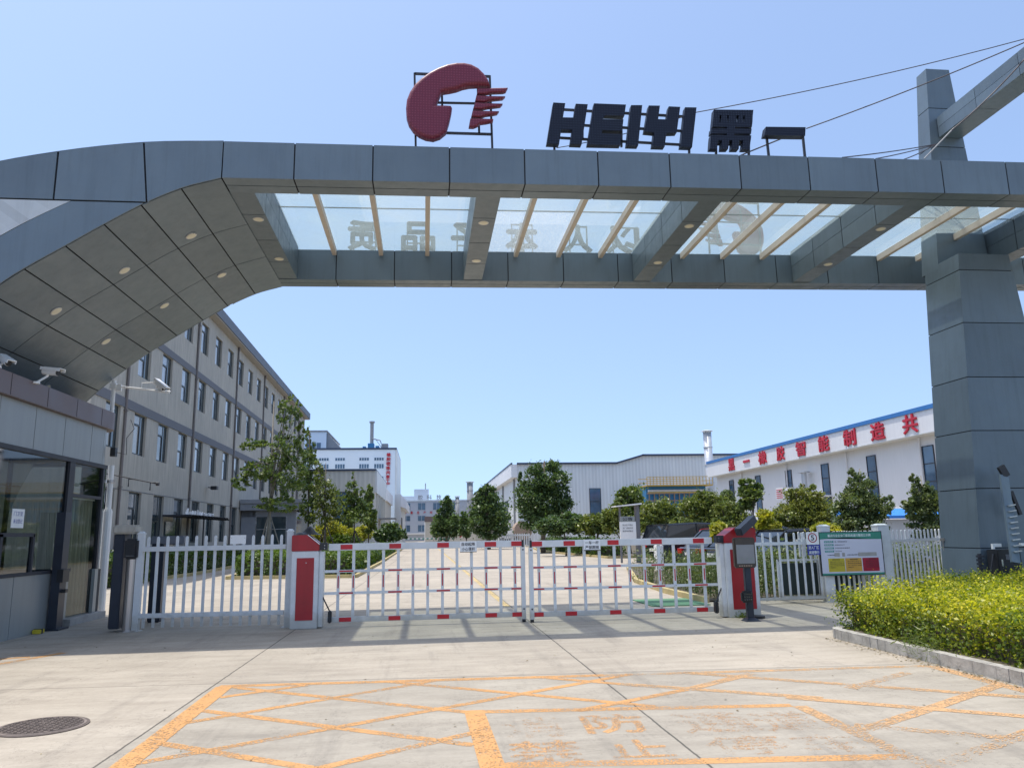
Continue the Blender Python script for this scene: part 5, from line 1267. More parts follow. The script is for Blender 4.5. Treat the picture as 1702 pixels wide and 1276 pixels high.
# entrance porch projecting to the yard
m = MB(); px0, px1, py0, py1 = .06, 4.1, 11.6, 19.0
m.box(px0, px1, py0, py1, 3.28, 3.72); m.box(px0, px1+.08, py0-.08, py1, 3.73, 3.98); m.build('porch_roof', 'porch', ob)
m = MB(); m.box(.06, 1.0, py0+.5, py0+.6, 0, 3.27); m.box(3.0, 3.6, py0+.5, py0+.9, 0, 3.27); m.box(3.55, 3.6, py0+.9, py1, 0, .9); m.box(.06, 3.6, py1-.4, py1-.3, 0, 3.27); m.box(.06, 3.0, py0+.5, py0+.6, 2.85, 3.27); m.build('porch_wall', 'porch', ob)
m = MB(); 
for x in (1.0, 2.0, 2.96): m.box(x, x+.05, py0+.5, py0+.56, 0, 2.85)
m.box(1, 3, py0+.5, py0+.56, 2.0, 2.06); m.build('porch_door_frame', 'chrome', ob)
m = MB(); m.box(1.05, 2.96, py0+.56, py0+.57, 0, 2.85); m.build('porch_glass', 'pane_lo', ob)
m = MB(); m.box(3.54, 3.6, py1-.5, py1-.1, 0, 3.2); m.box(3.55, 3.58, py0+1, py1-.6, .9, 3.2); m.build('porch_side_glass', 'pane_lo', ob)
# small side door canopy with white flower boxes
m = MB(); m.box(.05, 1.3, -4.6, 2.0, 2.52, 2.60)
for k in range(12): m.bar((1.3, -4.4+.55*k, 2.56), (1.35, -4.2+.55*k, 2.44), .5, .02)
m.tube([(1.2, -1.9, 0), (1.2, -1.9, 2.5)], .035, 8); m.build('door_canopy', 'frame', ob)
m = MB()
for k in range(12): m.tube([(1.05, -4.4+.42*k+random.uniform(-.1, .1), 2.60), (1.1, -4.4+.42*k, 2.60+random.uniform(.12, .3))], .09, 6, .04)
m.build('canopy_finials', 'whitewarm', ob)
m = MB(); m.box(.04, .08, -4.1, -2.6, .3, 2.3); m.build('side_door', 'pane_lo', ob)
m = MB(); m.tube([(1.0, 4, 1.1), (1.6, 5.6, .5)], .025, 6); m.tube([(1.0, 4, .85), (1.6, 5.6, .25)], .025, 6); m.tube([(1.0, 4, 0), (1.0, 4, 1.1)], .03, 6); m.build('handrail', 'chrome', ob)
m = MB(); m.tube([(.05, 3.2, 4.3), (.35, 3.0, 4.25)], .03, 6); m.box(.3, .62, 2.7, 3.1, 4.15, 4.34); m.build('wall_lamp', 'black', ob)
rb = thing('red_bin', 'dark red fire box standing against the office plinth behind the booth pole', 'box', (-11.2, 31.6, 0))
m = MB(); m.box(-11.5, -10.9, 31.0, 32.0, 0, 1.15); m.build('body', 'red', rb, bevel=.03); m = MB(); m.box(-11.2, -11.15, 30.99, 30.996, 0.1, 1.1); m.build('door_seam', 'gap', rb)

# ================================================================ WORKSHOPS AND FAR BUILDINGS
def window_part(parent, x0, x1, y, z0, z1, mat='pane_blue', nx=1, nz=2, axis='X', fr='frame', d=.03):
    """glazed opening on a wall facing -Y (axis X) or facing -X (axis Y, where y is the X plane)"""
    f = MB(); t = .05*max(1, (x1-x0)/1.2)
    def bx(mb, a, b, c, e_, off0, off1):
        if axis == 'X': mb.box(a, b, y-off1, y-off0, c, e_)
        else: mb.box(y-off1, y-off0, a, b, c, e_)
    p = MB(); bx(p, x0, x1, z0, z1, .0, d)
    for k in range(nx+1):
        x = x0+(x1-x0)*k/nx; bx(f, x-t/2, x+t/2, z0-t/2, z1+t/2, .004, d+.04)
    for k in range(nz+1):
        z = z0+(z1-z0)*k/nz; bx(f, x0, x1, z-t/2, z+t/2, .006, d+.035)
    o = f.build('window', fr, parent); p.build('pane', mat, o)
# right white workshop, facade parallel to the yard road
XR = 32.0; K = XR/27.0
rw = thing('white_workshop', 'long white workshop with blue roof edge and red Chinese characters along its parapet', 'building', (XR, 60, 0))
zE, zL = 1.5+(7.72-1.5)*K, 1.5+(6.34-1.5)*K
Yn, Yf = 14.0, 70.0*K
m = MB(); m.box(XR, XR+40, Yn, Yf, 0, zE-.3); m.build('wall', 'clad_white', rw)
m = MB(); m.box(XR-.9, XR+.0, Yn, Yf+.3, zL, zE-.28); m.box(XR, XR+40, Yf+.001, Yf+.3, zL, zE-.28); m.build('parapet', 'clad_white', rw)
m = MB(); m.box(XR-.98, XR+40, Yn, Yf+.36, zE-.275, zE); m.build('roof_trim', 'trimblue', rw)
m = MB(); m.box(XR-.92, XR, Yn, Yf+.3, zL-.08, zL-.005); m.build('parapet_underside', 'clad_grey', rw)
chars = '黑一橡胶智能制造共'
prm = [(245, 283, 490, 572), (342, 382, 497, 515), (443, 495, 442, 528), (563, 612, 408, 500), (690, 752, 372, 475), (838, 906, 335, 445), (1003, 1082, 290, 412), (1183, 1273, 250, 375), (1393, 1490, 195, 328)]
for ch, (xa, xb, ya, yb) in zip(chars, prm):
    XP = XR-.9; mid = (xa+xb)/2
    p = atX(1150+xa/3.958, 640+(ya+yb)/7.9, XP); q_ = atX(1150+xb/3.958, 640+(ya+yb)/7.9, XP)
    m = MB(); hz = 1.15 if ch != '一' else .22
    zc = zL+(zE-.28-zL)*.52; wy = (p.y-q_.y)
    add_text(m, ch, (XP-.02, p.y, zc-hz/2), (0, -1, 0), (0, 0, 1), wy, hz, 0.09, 0.03); m.build('character', 'redletter', rw)
for k, yw in enumerate((67.0, 61.45, 56.0, 50.6, 45.0, 39.55, 34.1, 28.7, 23.3)):
    y1 = yw*K; y0 = y1-.95*K; window_part(rw, y0, y1, XR, 2.0, 1.5+(5.72-1.5)*K, 'pane_blue', 1, 4, 'Y')
for y in (76, 66, 56, 47): m = MB(); m.tube([(XR-.12, y, 0), (XR-.12, y, zL-.1)], .07, 8); m.build('downpipe', 'clad_white', rw)
du = thing('wall_duct', 'white extraction duct with a small hood bracketed on the white workshop wall', 'duct', (XR-.5, 60.0*K*.93, 5))
dy = atX(1337, 800, XR-.6).y
m = MB(); m.tube([(XR-.6, dy, 3.4), (XR-.6, dy, 6.0)], .22, 10); m.tube([(XR-.6, dy, 6.0), (XR-.6, dy, 6.1)], .5, 10, .5); m.build('pipe', 'stack', du)
m = MB(); m.box(XR-.9, XR-.02, dy-3.2, dy-.2, 3.9, 4.0); m.box(XR-.9, XR-.3, dy+1.6, dy+3.0, 3.8, 4.9); m.build('platform', 'clad_white', du)
ac = thing('wall_unit', 'pinkish white machine unit on the platform beside the workshop duct', 'machine', (XR-.9, dy+2, 3.9))
m = MB(); m.box(XR-1.0, XR-.35, dy+3.2, dy+4.6, 4.0, 5.0); m.build('unit', 'clad_white', ac); m = MB()
for k in range(5): m.box(XR-1.02, XR-1.0, dy+3.3, dy+4.5, 4.1+.17*k, 4.16+.17*k)
m.build('grille', 'redtape', ac)
# middle grey workshop
gwk = thing('grey_workshop', 'large grey corrugated workshop with a folded roofline closing the yard on the right', 'building', (30, 100, 0))
zc_ = 10.2
fr_ = [(11.9, zc_), (25.07, zc_-.02), (28.6, zc_+1.0), (60, zc_+1.0)]
m = MB(); m.prism([(11.9, 100, 0)]+[(x, 100, z) for x, z in fr_]+[(60, 100, 0)], (0, 30, 0)); m.build('wall', 'clad_grey', gwk)
m = MB(); m.box(11.9, 60, 130.01, 290, 0, zc_); m.build('rear_wall', 'clad_greyY', gwk)
m = MB(); m.box(11.1, 11.895, 99.9, 290, 8.55, zc_); m.build('side_parapet', 'clad_white', gwk)
m = MB()
for a, b in zip(fr_, fr_[1:]): m.bar((a[0]-.05, 99.9, a[1]+.1), (b[0]+.05, 99.9, b[1]+.1), .5, .22, up=(0, 0, 1))
m.box(11.05, 11.25, 99.7, 290, zc_+.01, zc_+.2); m.build('roof_trim', 'trim', gwk)
window_part(gwk, 21.3, 22.75, 100, 2.0, 7.0, 'pane_blue', 1, 3)
window_part(gwk, 29.6, 31.0, 100, 2.0, 7.0, 'pane_blue', 1, 3)
for y in (112, 126, 142, 160, 180, 205): window_part(gwk, y, y+4, 11.9, 2.2, 6.0, 'pane_blue', 2, 2, 'Y')
for y in (103, 118, 134, 151, 172): m = MB(); m.tube([(11.8, y, 0), (11.8, y, 8.5)], .16, 8); m.build('downpipe', 'greystack', gwk)
for y in (104, 106, 111, 113): m = MB(); m.tube([(11.3, y, 0), (11.3, y, 3.2)], .35, 10); m.build('white_column', 'clad_white', gwk)
def stack(label, x, y, h, r, mat='stack', rings=3, name='chimney_stack'):
    t = thing(name, label, 'chimney', (x, y, 0)); m = MB(); m.tube([(x, y, 0), (x, y, h-.25)], r, 16); m.build('shaft', mat, t, smooth=True)
    m = MB()
    for k in range(rings): z = h*(1-.16*(k+1)); m.tube([(x, y, z), (x, y, z+.12)], r*1.12, 16)
    m.build('flange', mat, t); m = MB(); m.tube([(x, y, h-.12), (x, y, h)], r*1.5, 16, r*1.1)
    for a in range(4): m.tube([(x+r*math.cos(a*1.57), y+r*math.sin(a*1.57), h-.3), (x+r*math.cos(a*1.57), y+r*math.sin(a*1.57), h-.1)], .05, 5)
    m.build('cap', mat, t); return t
stack('tall white ringed chimney between the two workshops on the right', 35.75, 95, 13.9, .52, rings=5)
q1 = atY(781, 800, 160); stack('grey ringed chimney rising behind the roof slope of the grey workshop', q1.x, 160, q1.z, .62, 'greystack', 2)
q1 = atY(760, 824, 170); stack('shorter plain grey chimney left of the ringed one', q1.x, 170, q1.z, .42, 'greystack', 1)
# blue filter house with yellow railing
bf = thing('filter_house', 'blue dust filter with red pipework and yellow railings on its roof', 'machine', (31, 92, 0))
xa, xb = atY(1073, 800, 92).x, atY(1172, 800, 92).x; zt_, zr_, zb2 = atY(1120, 808, 92).z, atY(1120, 793, 92).z, 2.0
m = MB(); m.box(xa, xb, 92, 95, 2.2, zt_); m.build('casing', 'bluemachine', bf)
m = MB()
for k in range(30): m.box(xa+.2+(xb-xa-.4)*k/30, xa+.42+(xb-xa-.4)*k/30, 91.9, 91.99, zt_-.62, zt_-.40)
m.build('valve_row', 'whitewarm', bf)
m = MB()
for k in range(12): m.bar((xa+(xb-xa)*(k+.5)/12, 91.8, 2.6), (xa+(xb-xa)*(k+.5)/12, 91.8, zt_-.8), .12)
for z in (zt_-.85, zt_-1.7, 3.1): m.bar((xa, 91.7, z), (xb, 91.7, z), .12)
m.build('pipework', 'tank', bf)
m = MB()
for z in (zt_-.75, 3.4): m.bar((xa, 91.2, z), (xb, 91.2, z), .10)
m.box(xa-.1, xb+.6, 91.0, 95, zt_+.02, zt_+.14)
for k in range(21): x = xa-.1+(xb-xa+.7)*k/20; m.bar((x, 91.05, zt_+.1), (x, 91.05, zr_), .06)
for z in (zr_, (zr_+zt_)/2+.05): m.bar((xa-.1, 91.05, z), (xb+.6, 91.05, z), .07); m.bar((xa-.1, 94.9, z), (xb+.6, 94.9, z), .07)
m.build('railing', 'yellow', bf)
m = MB()
for x in (xa+.3, (xa+xb)/2, xb-.3): m.box(x-.15, x+.15, 92.3, 92.6, 0, 2.2)
m.build('leg', 'bluemachine', bf)

# tall pale block with vertical red characters
def bxp(parent, name, mat, *bs):
    m = MB()
    for b in bs: m.box(*b)
    return m.build(name, mat, parent)
tb = thing('tower_workshop', 'tall pale blue factory block with eight red characters down its right edge', 'building', (-12, 150, 0))
bxp(tb, 'wall', 'tower', (-30, -5.6, 150, 175, 0, 17.6)); bxp(tb, 'roof_trim', 'trim', (-30.2, -5.35, 149.8, 175.2, 17.62, 17.95)); bxp(tb, 'corner_strip', 'clad_greyY', (-5.59, -5.3, 150.1, 175, 0, 17.6))
for r_, (za, zb3) in enumerate(((15.5, 16.1), (14.0, 14.9))):
    for x in (-23.2, -19.9, -16.9, -12.4, -9.6): window_part(tb, x, x+1.85, 150, za, zb3, 'pane_blue', 4, 1, fr='tower')
window_part(tb, -8.6, -7.8, 150, 11.8, 12.5, 'pane_blue', 2, 1, fr='tower')
for k, ch in enumerate('橡胶密炼共享工厂'):
    zc2 = 16.62-.84*k; m = MB(); add_text(m, ch, (-7.25-.02*k, 149.95, zc2-.37), (1, 0, 0), (0, 0, 1), .78, .70, .1, .03); m.build('character', 'redletter', tb)
bxp(tb, 'rooftop_unit', 'bluemachine', (-11.2, -10.0, 155, 157, 17.95, 19.4), (-12.2, -11.6, 155, 157, 17.95, 18.8), (-9.7, -9.0, 155, 157, 17.95, 18.9)); bxp(tb, 'rooftop_box', 'greystack', (-8.5, -7.2, 154, 156, 17.95, 19.2))
m = MB(); m.tube([(-10.4, 155.5, 20.4), (-8.8, 155.5, 20.0), (-8.6, 155.5, 19.4)], .12, 6); m.tube([(-9.6, 155.5, 20.1), (-8.4, 155.5, 18.4)], .06, 6); m.build('rooftop_pipe', 'greystack', tb)
m = MB(); m.tube([(-10.5, 156, 19.4), (-10.5, 156, 23.6)], .36, 12); m.tube([(-10.5, 156, 23.6), (-10.5, 156, 23.9)], .55, 12); m.build('rooftop_stack', 'greystack', tb)
lb_ = thing('blue_grey_block', 'pale block with stepped roof visible just right of the office eave', 'building', (-24, 170, 0))
bxp(lb_, 'wall', 'tower', (-45, -20.5, 165, 190, 0, 23.0)); bxp(lb_, 'roof_edge', 'greystack', (-45, -20.3, 164.8, 190, 23.01, 23.3)); 
m = MB(); m.prism([(-20.45, 165.5, 17), (-20.45, 165.5, 22.9), (-17.5, 165.5, 19.6), (-15.2, 165.5, 18.2), (-15.2, 165.5, 17)], (0, 20, 0)); m.build('sloping_roof', 'greystack', lb_)
for z in (19.5, 15.6, 13): window_part(lb_, -24.6, -21.5, 165, z, z+1.3, 'pane_blue', 3, 1, fr='tower')
# near beige-grey workshop
gb = thing('beige_workshop', 'beige-grey corrugated workshop with a tall dark window behind the yellow shrubs', 'building', (-9, 85, 0))
bxp(gb, 'wall', 'clad_beige', (-13.5, -5.3, 85, 106, 0, 8.35)); bxp(gb, 'roof_trim', 'trim', (-13.7, -5.2, 84.85, 106.2, 8.36, 8.55))
bxp(gb, 'side_parapet', 'clad_greyY', (-5.29, -5.1, 85, 106, 6.0, 8.35)); window_part(gb, -9.4, -7.7, 85, .6, 6.1, 'pane_blue', 1, 4)
for y in (87, 92, 97, 102): bxp(gb, 'buttress', 'clad_beige', (-5.29, -5.05, y, y+.4, 0, 6.0))
m = MB(); m.box(-5.29, -3.2, 90, 94, 3.3, 3.45); m.build('door_canopy', 'greystack', gb)
l2 = thing('low_workshop', 'low pale workshop between the beige workshop and the tower block', 'building', (-7, 125, 0))
bxp(l2, 'wall', 'beige', (-9, -5.9, 118, 140, 0, 6.6)); bxp(l2, 'parapet', 'clad_white', (-9, -5.6, 117.9, 140, 6.61, 8.3)); window_part(l2, -7.6, -6.4, 118, 2.2, 3.6, 'pane_lo', 2, 1)
l3 = thing('low_workshop', 'small pale lean-to with a dark doorway right of the tower corner', 'building', (-5, 160, 0))
bxp(l3, 'wall', 'clad_greyY', (-5.25, -4.2, 140, 176, 0, 8.6)); m = MB(); m.prism([(-4.19, 140, 8.6), (-4.19, 140, 6.4), (-3.3, 140, 6.1), (-3.3, 140, 7.6)], (0, 36, 0)); m.build('side_parapet', 'clad_white', l3); bxp(l3, 'doorway', 'gap', (-4.19, -4.15, 144, 150, 1, 4.6))
# far office block
fo = thing('far_office_block', 'distant blue-grey office block with rooftop letters and a stair tower', 'building', (0, 195, 0))
bxp(fo, 'wall', 'office2', (-8, 14, 190, 215, 0, 9.4)); bxp(fo, 'roof_edge', 'tower', (-8.1, 14.1, 189.8, 215, 9.41, 9.7)); bxp(fo, 'stair_tower', 'office2', (-2.6, 1.0, 196, 204, 9.7, 12.6)); bxp(fo, 'lower_roof', 'office2', (-6.0, -2.61, 196, 204, 9.7, 10.9))
m = MB(); m.tube([(.2, 198, 12.6), (.2, 198, 14.2)], .12, 6); m.build('roof_mast', 'greystack', fo)
for z in (2.2, 4.7, 7.3):
    for x in (-5.2, -1.6, 2.0, 5.6): window_part(fo, x, x+1.8, 190, z, z+(1.7 if z > 2.5 else 1.6)*(.75 if z == 4.7 else 1), 'pane_blue', 2, 1, fr='office2')
for k, ch in enumerate('胶科技'): m = MB(); x = atY((698, 713, 729)[k], 835, 189.7).x; add_text(m, ch, (x-.5, 189.7, 9.75), (1, 0, 0), (0, 0, 1), 1.15, 1.1, .15, .02); m.build('roof_character', 'greystack', fo)
for k, ch in enumerate('质量生产安全'): m = MB(); add_text(m, ch, (-4.9+1.55*k, 189.9, 6.45), (1, 0, 0), (0, 0, 1), .55, .55, .06, .02); m.build('slogan_character', 'redletter', fo)
bxp(fo, 'ledge', 'whitewarm', (-8, 14, 189.5, 189.99, 1.6, 1.9))
fb2 = thing('beige_annex', 'small beige annex with a brown roof band in front of the far office block', 'building', (3, 130, 0))
bxp(fb2, 'wall', 'beige', (.05, 10, 130, 145, 0, 3.55)); bxp(fb2, 'roof_band', 'brown', (0.0, 10, 129.9, 145, 3.56, 4.42)); bxp(fb2, 'corner_trim', 'whitewarm', (-.02, .12, 129.88, 129.98, 0, 3.55))
# haze of far sheds along the horizon
for k, (x0, x1, y, z, lab) in enumerate(((-130, -60, 330, 16, 'distant pale shed at far left hidden mostly behind the office block'), (70, 190, 280, 12, 'distant grey shed beyond the white workshop'))):
    t = thing('distant_shed', lab, 'building', ((x0+x1)/2, y, 0)); bxp(t, 'wall', 'beige', (x0, x1, y, y+30, 0, z)); bxp(t, 'roof', 'trim', (x0-.5, x1+.5, y-.5, y+30.5, z+.01, z+.6))

# yard furniture
nbp = thing('information_pillar', 'white information board under a small tilted white roof beside the parked cars', 'sign', (9.2, 37, 0))
a = atY(1030, 858, 37); b = atY(1058, 892, 37)
m = MB(); m.box(a.x, b.x, 37, 37.12, b.z-.3, a.z-.25); m.build('lower_panel', 'whitewarm', nbp); m = MB(); m.box(a.x+.03, b.x-.05, 36.98, 37.1, a.z-.24, a.z); m.build('header_panel', 'booth', nbp)
m = MB(); m.box(a.x+.02, a.x+.1, 37.15, 37.25, 0, a.z+.46); m.box(b.x+.02, b.x+.2, 37, 37.3, 0, a.z+.5); m.build('column', 'stucco_band', nbp)
m = MB(); m.hexa([(a.x-.25, 36.7, a.z+.45), (b.x+.25, 36.7, a.z+.55), (b.x+.25, 37.6, a.z+.55), (a.x-.25, 37.6, a.z+.45), (a.x-.25, 36.7, a.z+.5), (b.x+.25, 36.7, a.z+.62), (b.x+.25, 37.6, a.z+.62), (a.x-.25, 37.6, a.z+.5)]); m.build('roof', 'whitewarm', nbp)
m = MB(); add_text(m, '公告', (a.x+.12, 36.975, a.z-.2), (1, 0, 0), (0, 0, 1), .5, .15, .002, .02)
for k in range(3): add_text(m, ['安全生产责任', '进厂须知内容', '联系电话登记'][k], (a.x+.12, 36.995, a.z-.45-.14*k), (1, 0, 0), (0, 0, 1), .5, .08, .002)
m.build('writing', 'ink', nbp)
ub = thing('utility_box', 'grey and white utility boxes on the verge behind the right gate leaf', 'box', (8.6, 29.5, 0))
m = MB(); m.box(8.75, 9.02, 29.3, 29.7, 0, .95); m.build('white_cabinet', 'whitewarm', ub, bevel=.02); m = MB(); m.box(9.05, 9.22, 29.3, 29.6, 0, .95); m.box(9.25, 9.42, 29.3, 29.6, 0, .95); m.build('grey_column', 'darkmetal', ub, bevel=.02)
tk = thing('storage_tanks', 'white and brown horizontal tanks by the side wall of the grey workshop', 'tank', (10.6, 96, 0))
m = MB(); m.tube([(10.0, 96, 1.6), (10.0, 99, 1.6)], .8, 16); m.build('white_tank', 'whitewarm', tk); m = MB(); m.tube([(11.9, 95, 1.8), (11.9, 98, 1.8)], 1.1, 18); m.build('brown_tank', 'tank', tk)
m = MB(); m.box(9.4, 10.6, 96.2, 98.8, 0, .9); m.box(11, 12.8, 95.2, 97.8, 0, .9); m.build('cradle', 'stucco_band', tk)
# distant inner gate with tilted red and white booms
ig = thing('inner_barrier', 'distant inner barrier with one raised boom and green-white striped rail', 'barrier', (-1, 100, 0))
m = MB(); a = atY(665, 872, 100); b = atY(672, 893, 100); m.bar(a, (b.x, 100, b.z), .16); m.build('raised_boom', 'yellow', ig)
m = MB(); m.bar(atY(672, 895, 100), atY(760, 893, 100), .14); m.build('striped_rail', 'whitewarm', ig); m = MB()
for k in range(12):
    p = atY(674+7*k, 895, 99.9); m.box(p.x, p.x+.25, 99.85, 99.9, p.z-.08, p.z+.08)
m.build('green_stripe', 'green', ig)
m = MB(); m.bar(atY(764, 893, 100), atY(772, 884, 100), .16); m.build('right_boom', 'redtape', ig)
fence('picket_fence', 'low distant white fence crossing the yard left of the inner barrier', (-6.8, 80), (-2.2, 80.5), 30, .1, 1.5, [(1.1, 1.2), (.2, .3)], [], .2, 1.7, .09)
fence('picket_fence', 'low distant grey rail fence crossing the yard right of the tall dark trees', (5.0, 78), (10.5, 78.5), 24, .1, 1.45, [(1.2, 1.35), (.2, .3)], [], .2, 1.6, .12)
bp_ = thing('blue_canopy', 'bright blue sheet canopy over a white shed in front of the white workshop', 'canopy', (24, 34, 0))
a = atY(1468, 860, 34); b = atY(1513, 850, 34)
m = MB(); m.hexa([(a.x-.6, 33.4, a.z-.05), (b.x+2.5, 33.4, a.z-.05), (b.x+2.0, 36, b.z+.1), (a.x+.4, 36, b.z+.1), (a.x-.6, 33.4, a.z+.08), (b.x+2.5, 33.4, a.z+.08), (b.x+2.0, 36, b.z+.2), (a.x+.4, 36, b.z+.2)]); m.build('roof_sheet', 'blue', bp_)
m = MB(); m.box(a.x, b.x+2, 34, 36, 0, a.z-.08); m.build('wall', 'clad_white', bp_)
bp2 = thing('blue_canopy', 'small blue sheet roof glimpsed between the pale bush and the tall grey-green tree', 'canopy', (19.5, 34, 0))
a = atY(1383, 858, 34); m = MB(); m.hexa([(a.x-.3, 33.4, a.z), (a.x+1.2, 33.4, a.z), (a.x+1.2, 35, a.z+.3), (a.x, 35, a.z+.3), (a.x-.3, 33.4, a.z+.1), (a.x+1.2, 33.4, a.z+.1), (a.x+1.2, 35, a.z+.4), (a.x, 35, a.z+.4)]); m.build('roof_sheet', 'blue', bp2); m = MB(); m.box(a.x, a.x+1.1, 33.8, 35, 0, a.z-.01); m.build('wall', 'clad_white', bp2)

# ================================================================ CARS
def car(label, x, y, rz, paint_, kind='suv', L_=4.7, W_=1.85, H_=1.72):
    t = thing('parked_car', label, 'car', (x, y, 0), 'cars parked behind the right gate leaf', local=True, rz=rz)
    hb = H_*.56
    if kind == 'suv': roof = [(-L_*.485, hb), (-L_*.43, H_*.96), (-L_*.1, H_), (L_*.12, H_*.97), (L_*.27, hb+.03)]
    else: roof = [(-L_*.40, hb), (-L_*.24, H_*.97), (-L_*.02, H_), (L_*.10, H_*.96), (L_*.27, hb)]
    low = [(-L_/2, .35), (-L_/2+.03, hb*.9), (-L_*.47, hb), (L_*.28, hb), (L_*.46, hb*.86), (L_/2, hb*.6), (L_/2-.03, .32)]
    m = MB(); m.prism([(a, -W_/2, z) for a, z in low], (0, W_, 0)); m.build('body', paint_, t, bevel=.06)
    i = .10; m = MB()
    ra = roof; n_ = len(ra)
    pts = [(a, -W_/2+.04, z) if k in (0, n_-1) else (a, -W_/2+.15, z) for k, (a, z) in enumerate(ra)]; pt2 = [(a, -y_, z) for a, y_, z in pts]
    m.add(pts+pt2, [tuple(range(n_))[::-1], tuple(range(n_, 2*n_))]+[(k, k+1, k+1+n_, k+n_) for k in range(n_-1)]+[(0, n_, 2*n_-1, n_-1)]); m.build('cabin', 'carglass', t, bevel=.03)
    m = MB(); r_ = [(a, z+.012) for a, z in ra[1:-1]]
    for (a, z), (b, z2) in zip(r_, r_[1:]): m.hexa([(a, -W_/2+.12, z-.03), (b, -W_/2+.12, z2-.03), (b, W_/2-.12, z2-.03), (a, W_/2-.12, z-.03), (a, -W_/2+.17, z+.04), (b, -W_/2+.17, z2+.04), (b, W_/2-.17, z2+.04), (a, W_/2-.17, z+.04)])
    for s in (-1, 1):
        for k in ((0, 1), (n_-1, n_-2), (2, 2)):
            p, q_ = Vector(pts[k[0]]), Vector(pts[k[1]])
            if k == (2, 2): p = Vector((ra[2][0], -W_/2+.045, hb)); q_ = Vector(pts[2])
            p = Vector((p.x, s*abs(p.y), p.z)); q_ = Vector((q_.x, s*abs(q_.y), q_.z)); m.bar(p, q_, .07, .06, up=(0, 1, 0))
    m.build('roof', paint_, t)
    for sx in (-L_*.31, L_*.31):
        for s in (-1, 1):
            m = MB(); m.tube([(sx, s*(W_/2-.22), .34), (sx, s*(W_/2+.01), .34)], .34, 20); w_ = m.build('wheel', 'tyre', t)
            m = MB(); m.tube([(sx, s*(W_/2-.05), .34), (sx, s*(W_/2+.02), .34)], .21, 16); m.build('rim', 'chrome', w_)
    for s in (-1, 1):
        m = MB(); m.box(L_/2-.10, L_/2+.015, s*W_*.30-.16, s*W_*.30+.22*s, hb*.62, hb*.80); m.build('headlight', 'headlight', t)
        m = MB(); m.box(-L_/2-.015, -L_/2+.08, s*W_*.33-.14, s*W_*.33+.14, hb*.72, hb*.95); m.build('taillight', 'taillight', t)
    m = MB(); m.box(L_/2, L_/2+.02, -.45, .45, .42, .62); m.build('grille', 'black', t)
    m = MB(); m.box(-L_/2-.02, -L_/2, -.24, .24, .55, .68); m.build('number_plate', 'whitewarm', t)
    return t
car('black sport utility vehicle with a pale rear pillar, nearest the information board', 12.9, 36.8, R(18), 'carblack', 'suv', 4.9, 1.95, 1.80)
car('red hatchback parked between the black sport utility vehicle and the dark grey saloon', 13.9, 33.1, R(16), 'carred', 'suv', 4.2, 1.75, 1.55)
car('dark grey saloon parked right of the red hatchback', 12.3, 30.2, R(16), 'cardark', 'sedan', 4.6, 1.8, 1.5)
car('black saloon parked nearest the gate in the row of parked cars', 12.2, 27.5, R(16), 'carblack', 'sedan', 4.6, 1.8, 1.55)
car('black saloon behind the right picket fence', 11.7, 23.4, R(8), 'carblack', 'sedan', 4.6, 1.8, 1.45)
gm = thing('green_mat', 'green mat on the pavement behind the lower right gate corner', 'mat', (5.3, 16.4, 0))
m = MB(); m.box(4.55, 5.75, 15.7, 17.3, 0.002, .018); m.build('mat', 'greenmat', gm)

# ================================================================ VEGETATION
def hedge(label, boxes, z0, z1, dens, leaf, mat, rough, core=True, name='hedge', side_mat=None):
    t = thing(name, label, 'hedge', (boxes[0][0], boxes[0][2], 0)); P = []; NR = []
    for b in boxes:
        p, n_ = hedge_points(b[0], b[1], b[2], b[3], z0, b[4] if len(b) > 4 else z1, dens, rough, b[5] if len(b) > 5 else ('t', 'f', 'l', 'r')); P.append(p); NR.append(n_)
    P = np.concatenate(P); NR = np.concatenate(NR)
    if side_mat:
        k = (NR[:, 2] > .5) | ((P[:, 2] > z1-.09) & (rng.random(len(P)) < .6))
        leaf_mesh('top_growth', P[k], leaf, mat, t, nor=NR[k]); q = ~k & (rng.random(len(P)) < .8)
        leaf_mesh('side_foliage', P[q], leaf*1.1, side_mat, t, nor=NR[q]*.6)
    else: leaf_mesh('foliage', P, leaf, mat, t, nor=NR)
    m = MB(); ins = rough*1.5+.02
    for b in boxes: m.box(b[0]+ins, b[1]-ins, b[2]+ins, b[3]-ins, 0, (b[4] if len(b) > 4 else z1)-ins*1.2)
    m.build('twigs', 'bark', t); return t
HZ = .57
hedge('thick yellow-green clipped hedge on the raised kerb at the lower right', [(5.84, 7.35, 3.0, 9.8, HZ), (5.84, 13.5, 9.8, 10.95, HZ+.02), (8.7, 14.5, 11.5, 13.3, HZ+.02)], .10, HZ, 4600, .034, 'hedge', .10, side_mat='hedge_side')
t = thing('ground_cover_bed', 'dark low growth in the pocket between the two arms of the golden hedge', 'plants', (8.5, 9, 0))
p, n_ = hedge_points(7.4, 13, 3.5, 10.0, .02, .28, 900, .1, ('t',)); leaf_mesh('foliage', p, .05, 'hedge_mid', t, nor=n_)
m = MB(); m.box(5.72, 17, 3.0, 10.6, .0, .11); m.box(8.46, 17, 11.21, 13.4, 0, .11); struct('planting_bed', m, 'soil')
hedge('dark clipped boxwood hedge along the office wall', [(-11.3, -10.0, 26, 47, .95)], .05, .95, 260, .10, 'hedge_dark', .09)
hedge('low loose shrub strip in front of the boxwood hedge by the office', [(-10.9, -9.9, 27, 40, .42)], .03, .42, 320, .09, 'leaf_e', .12)
hedge('bright green hedge on the traffic island behind the left fence', [(-7.0, -2.8, 30.6, 41, .85)], .05, .85, 330, .11, 'hedge_mid', .12)
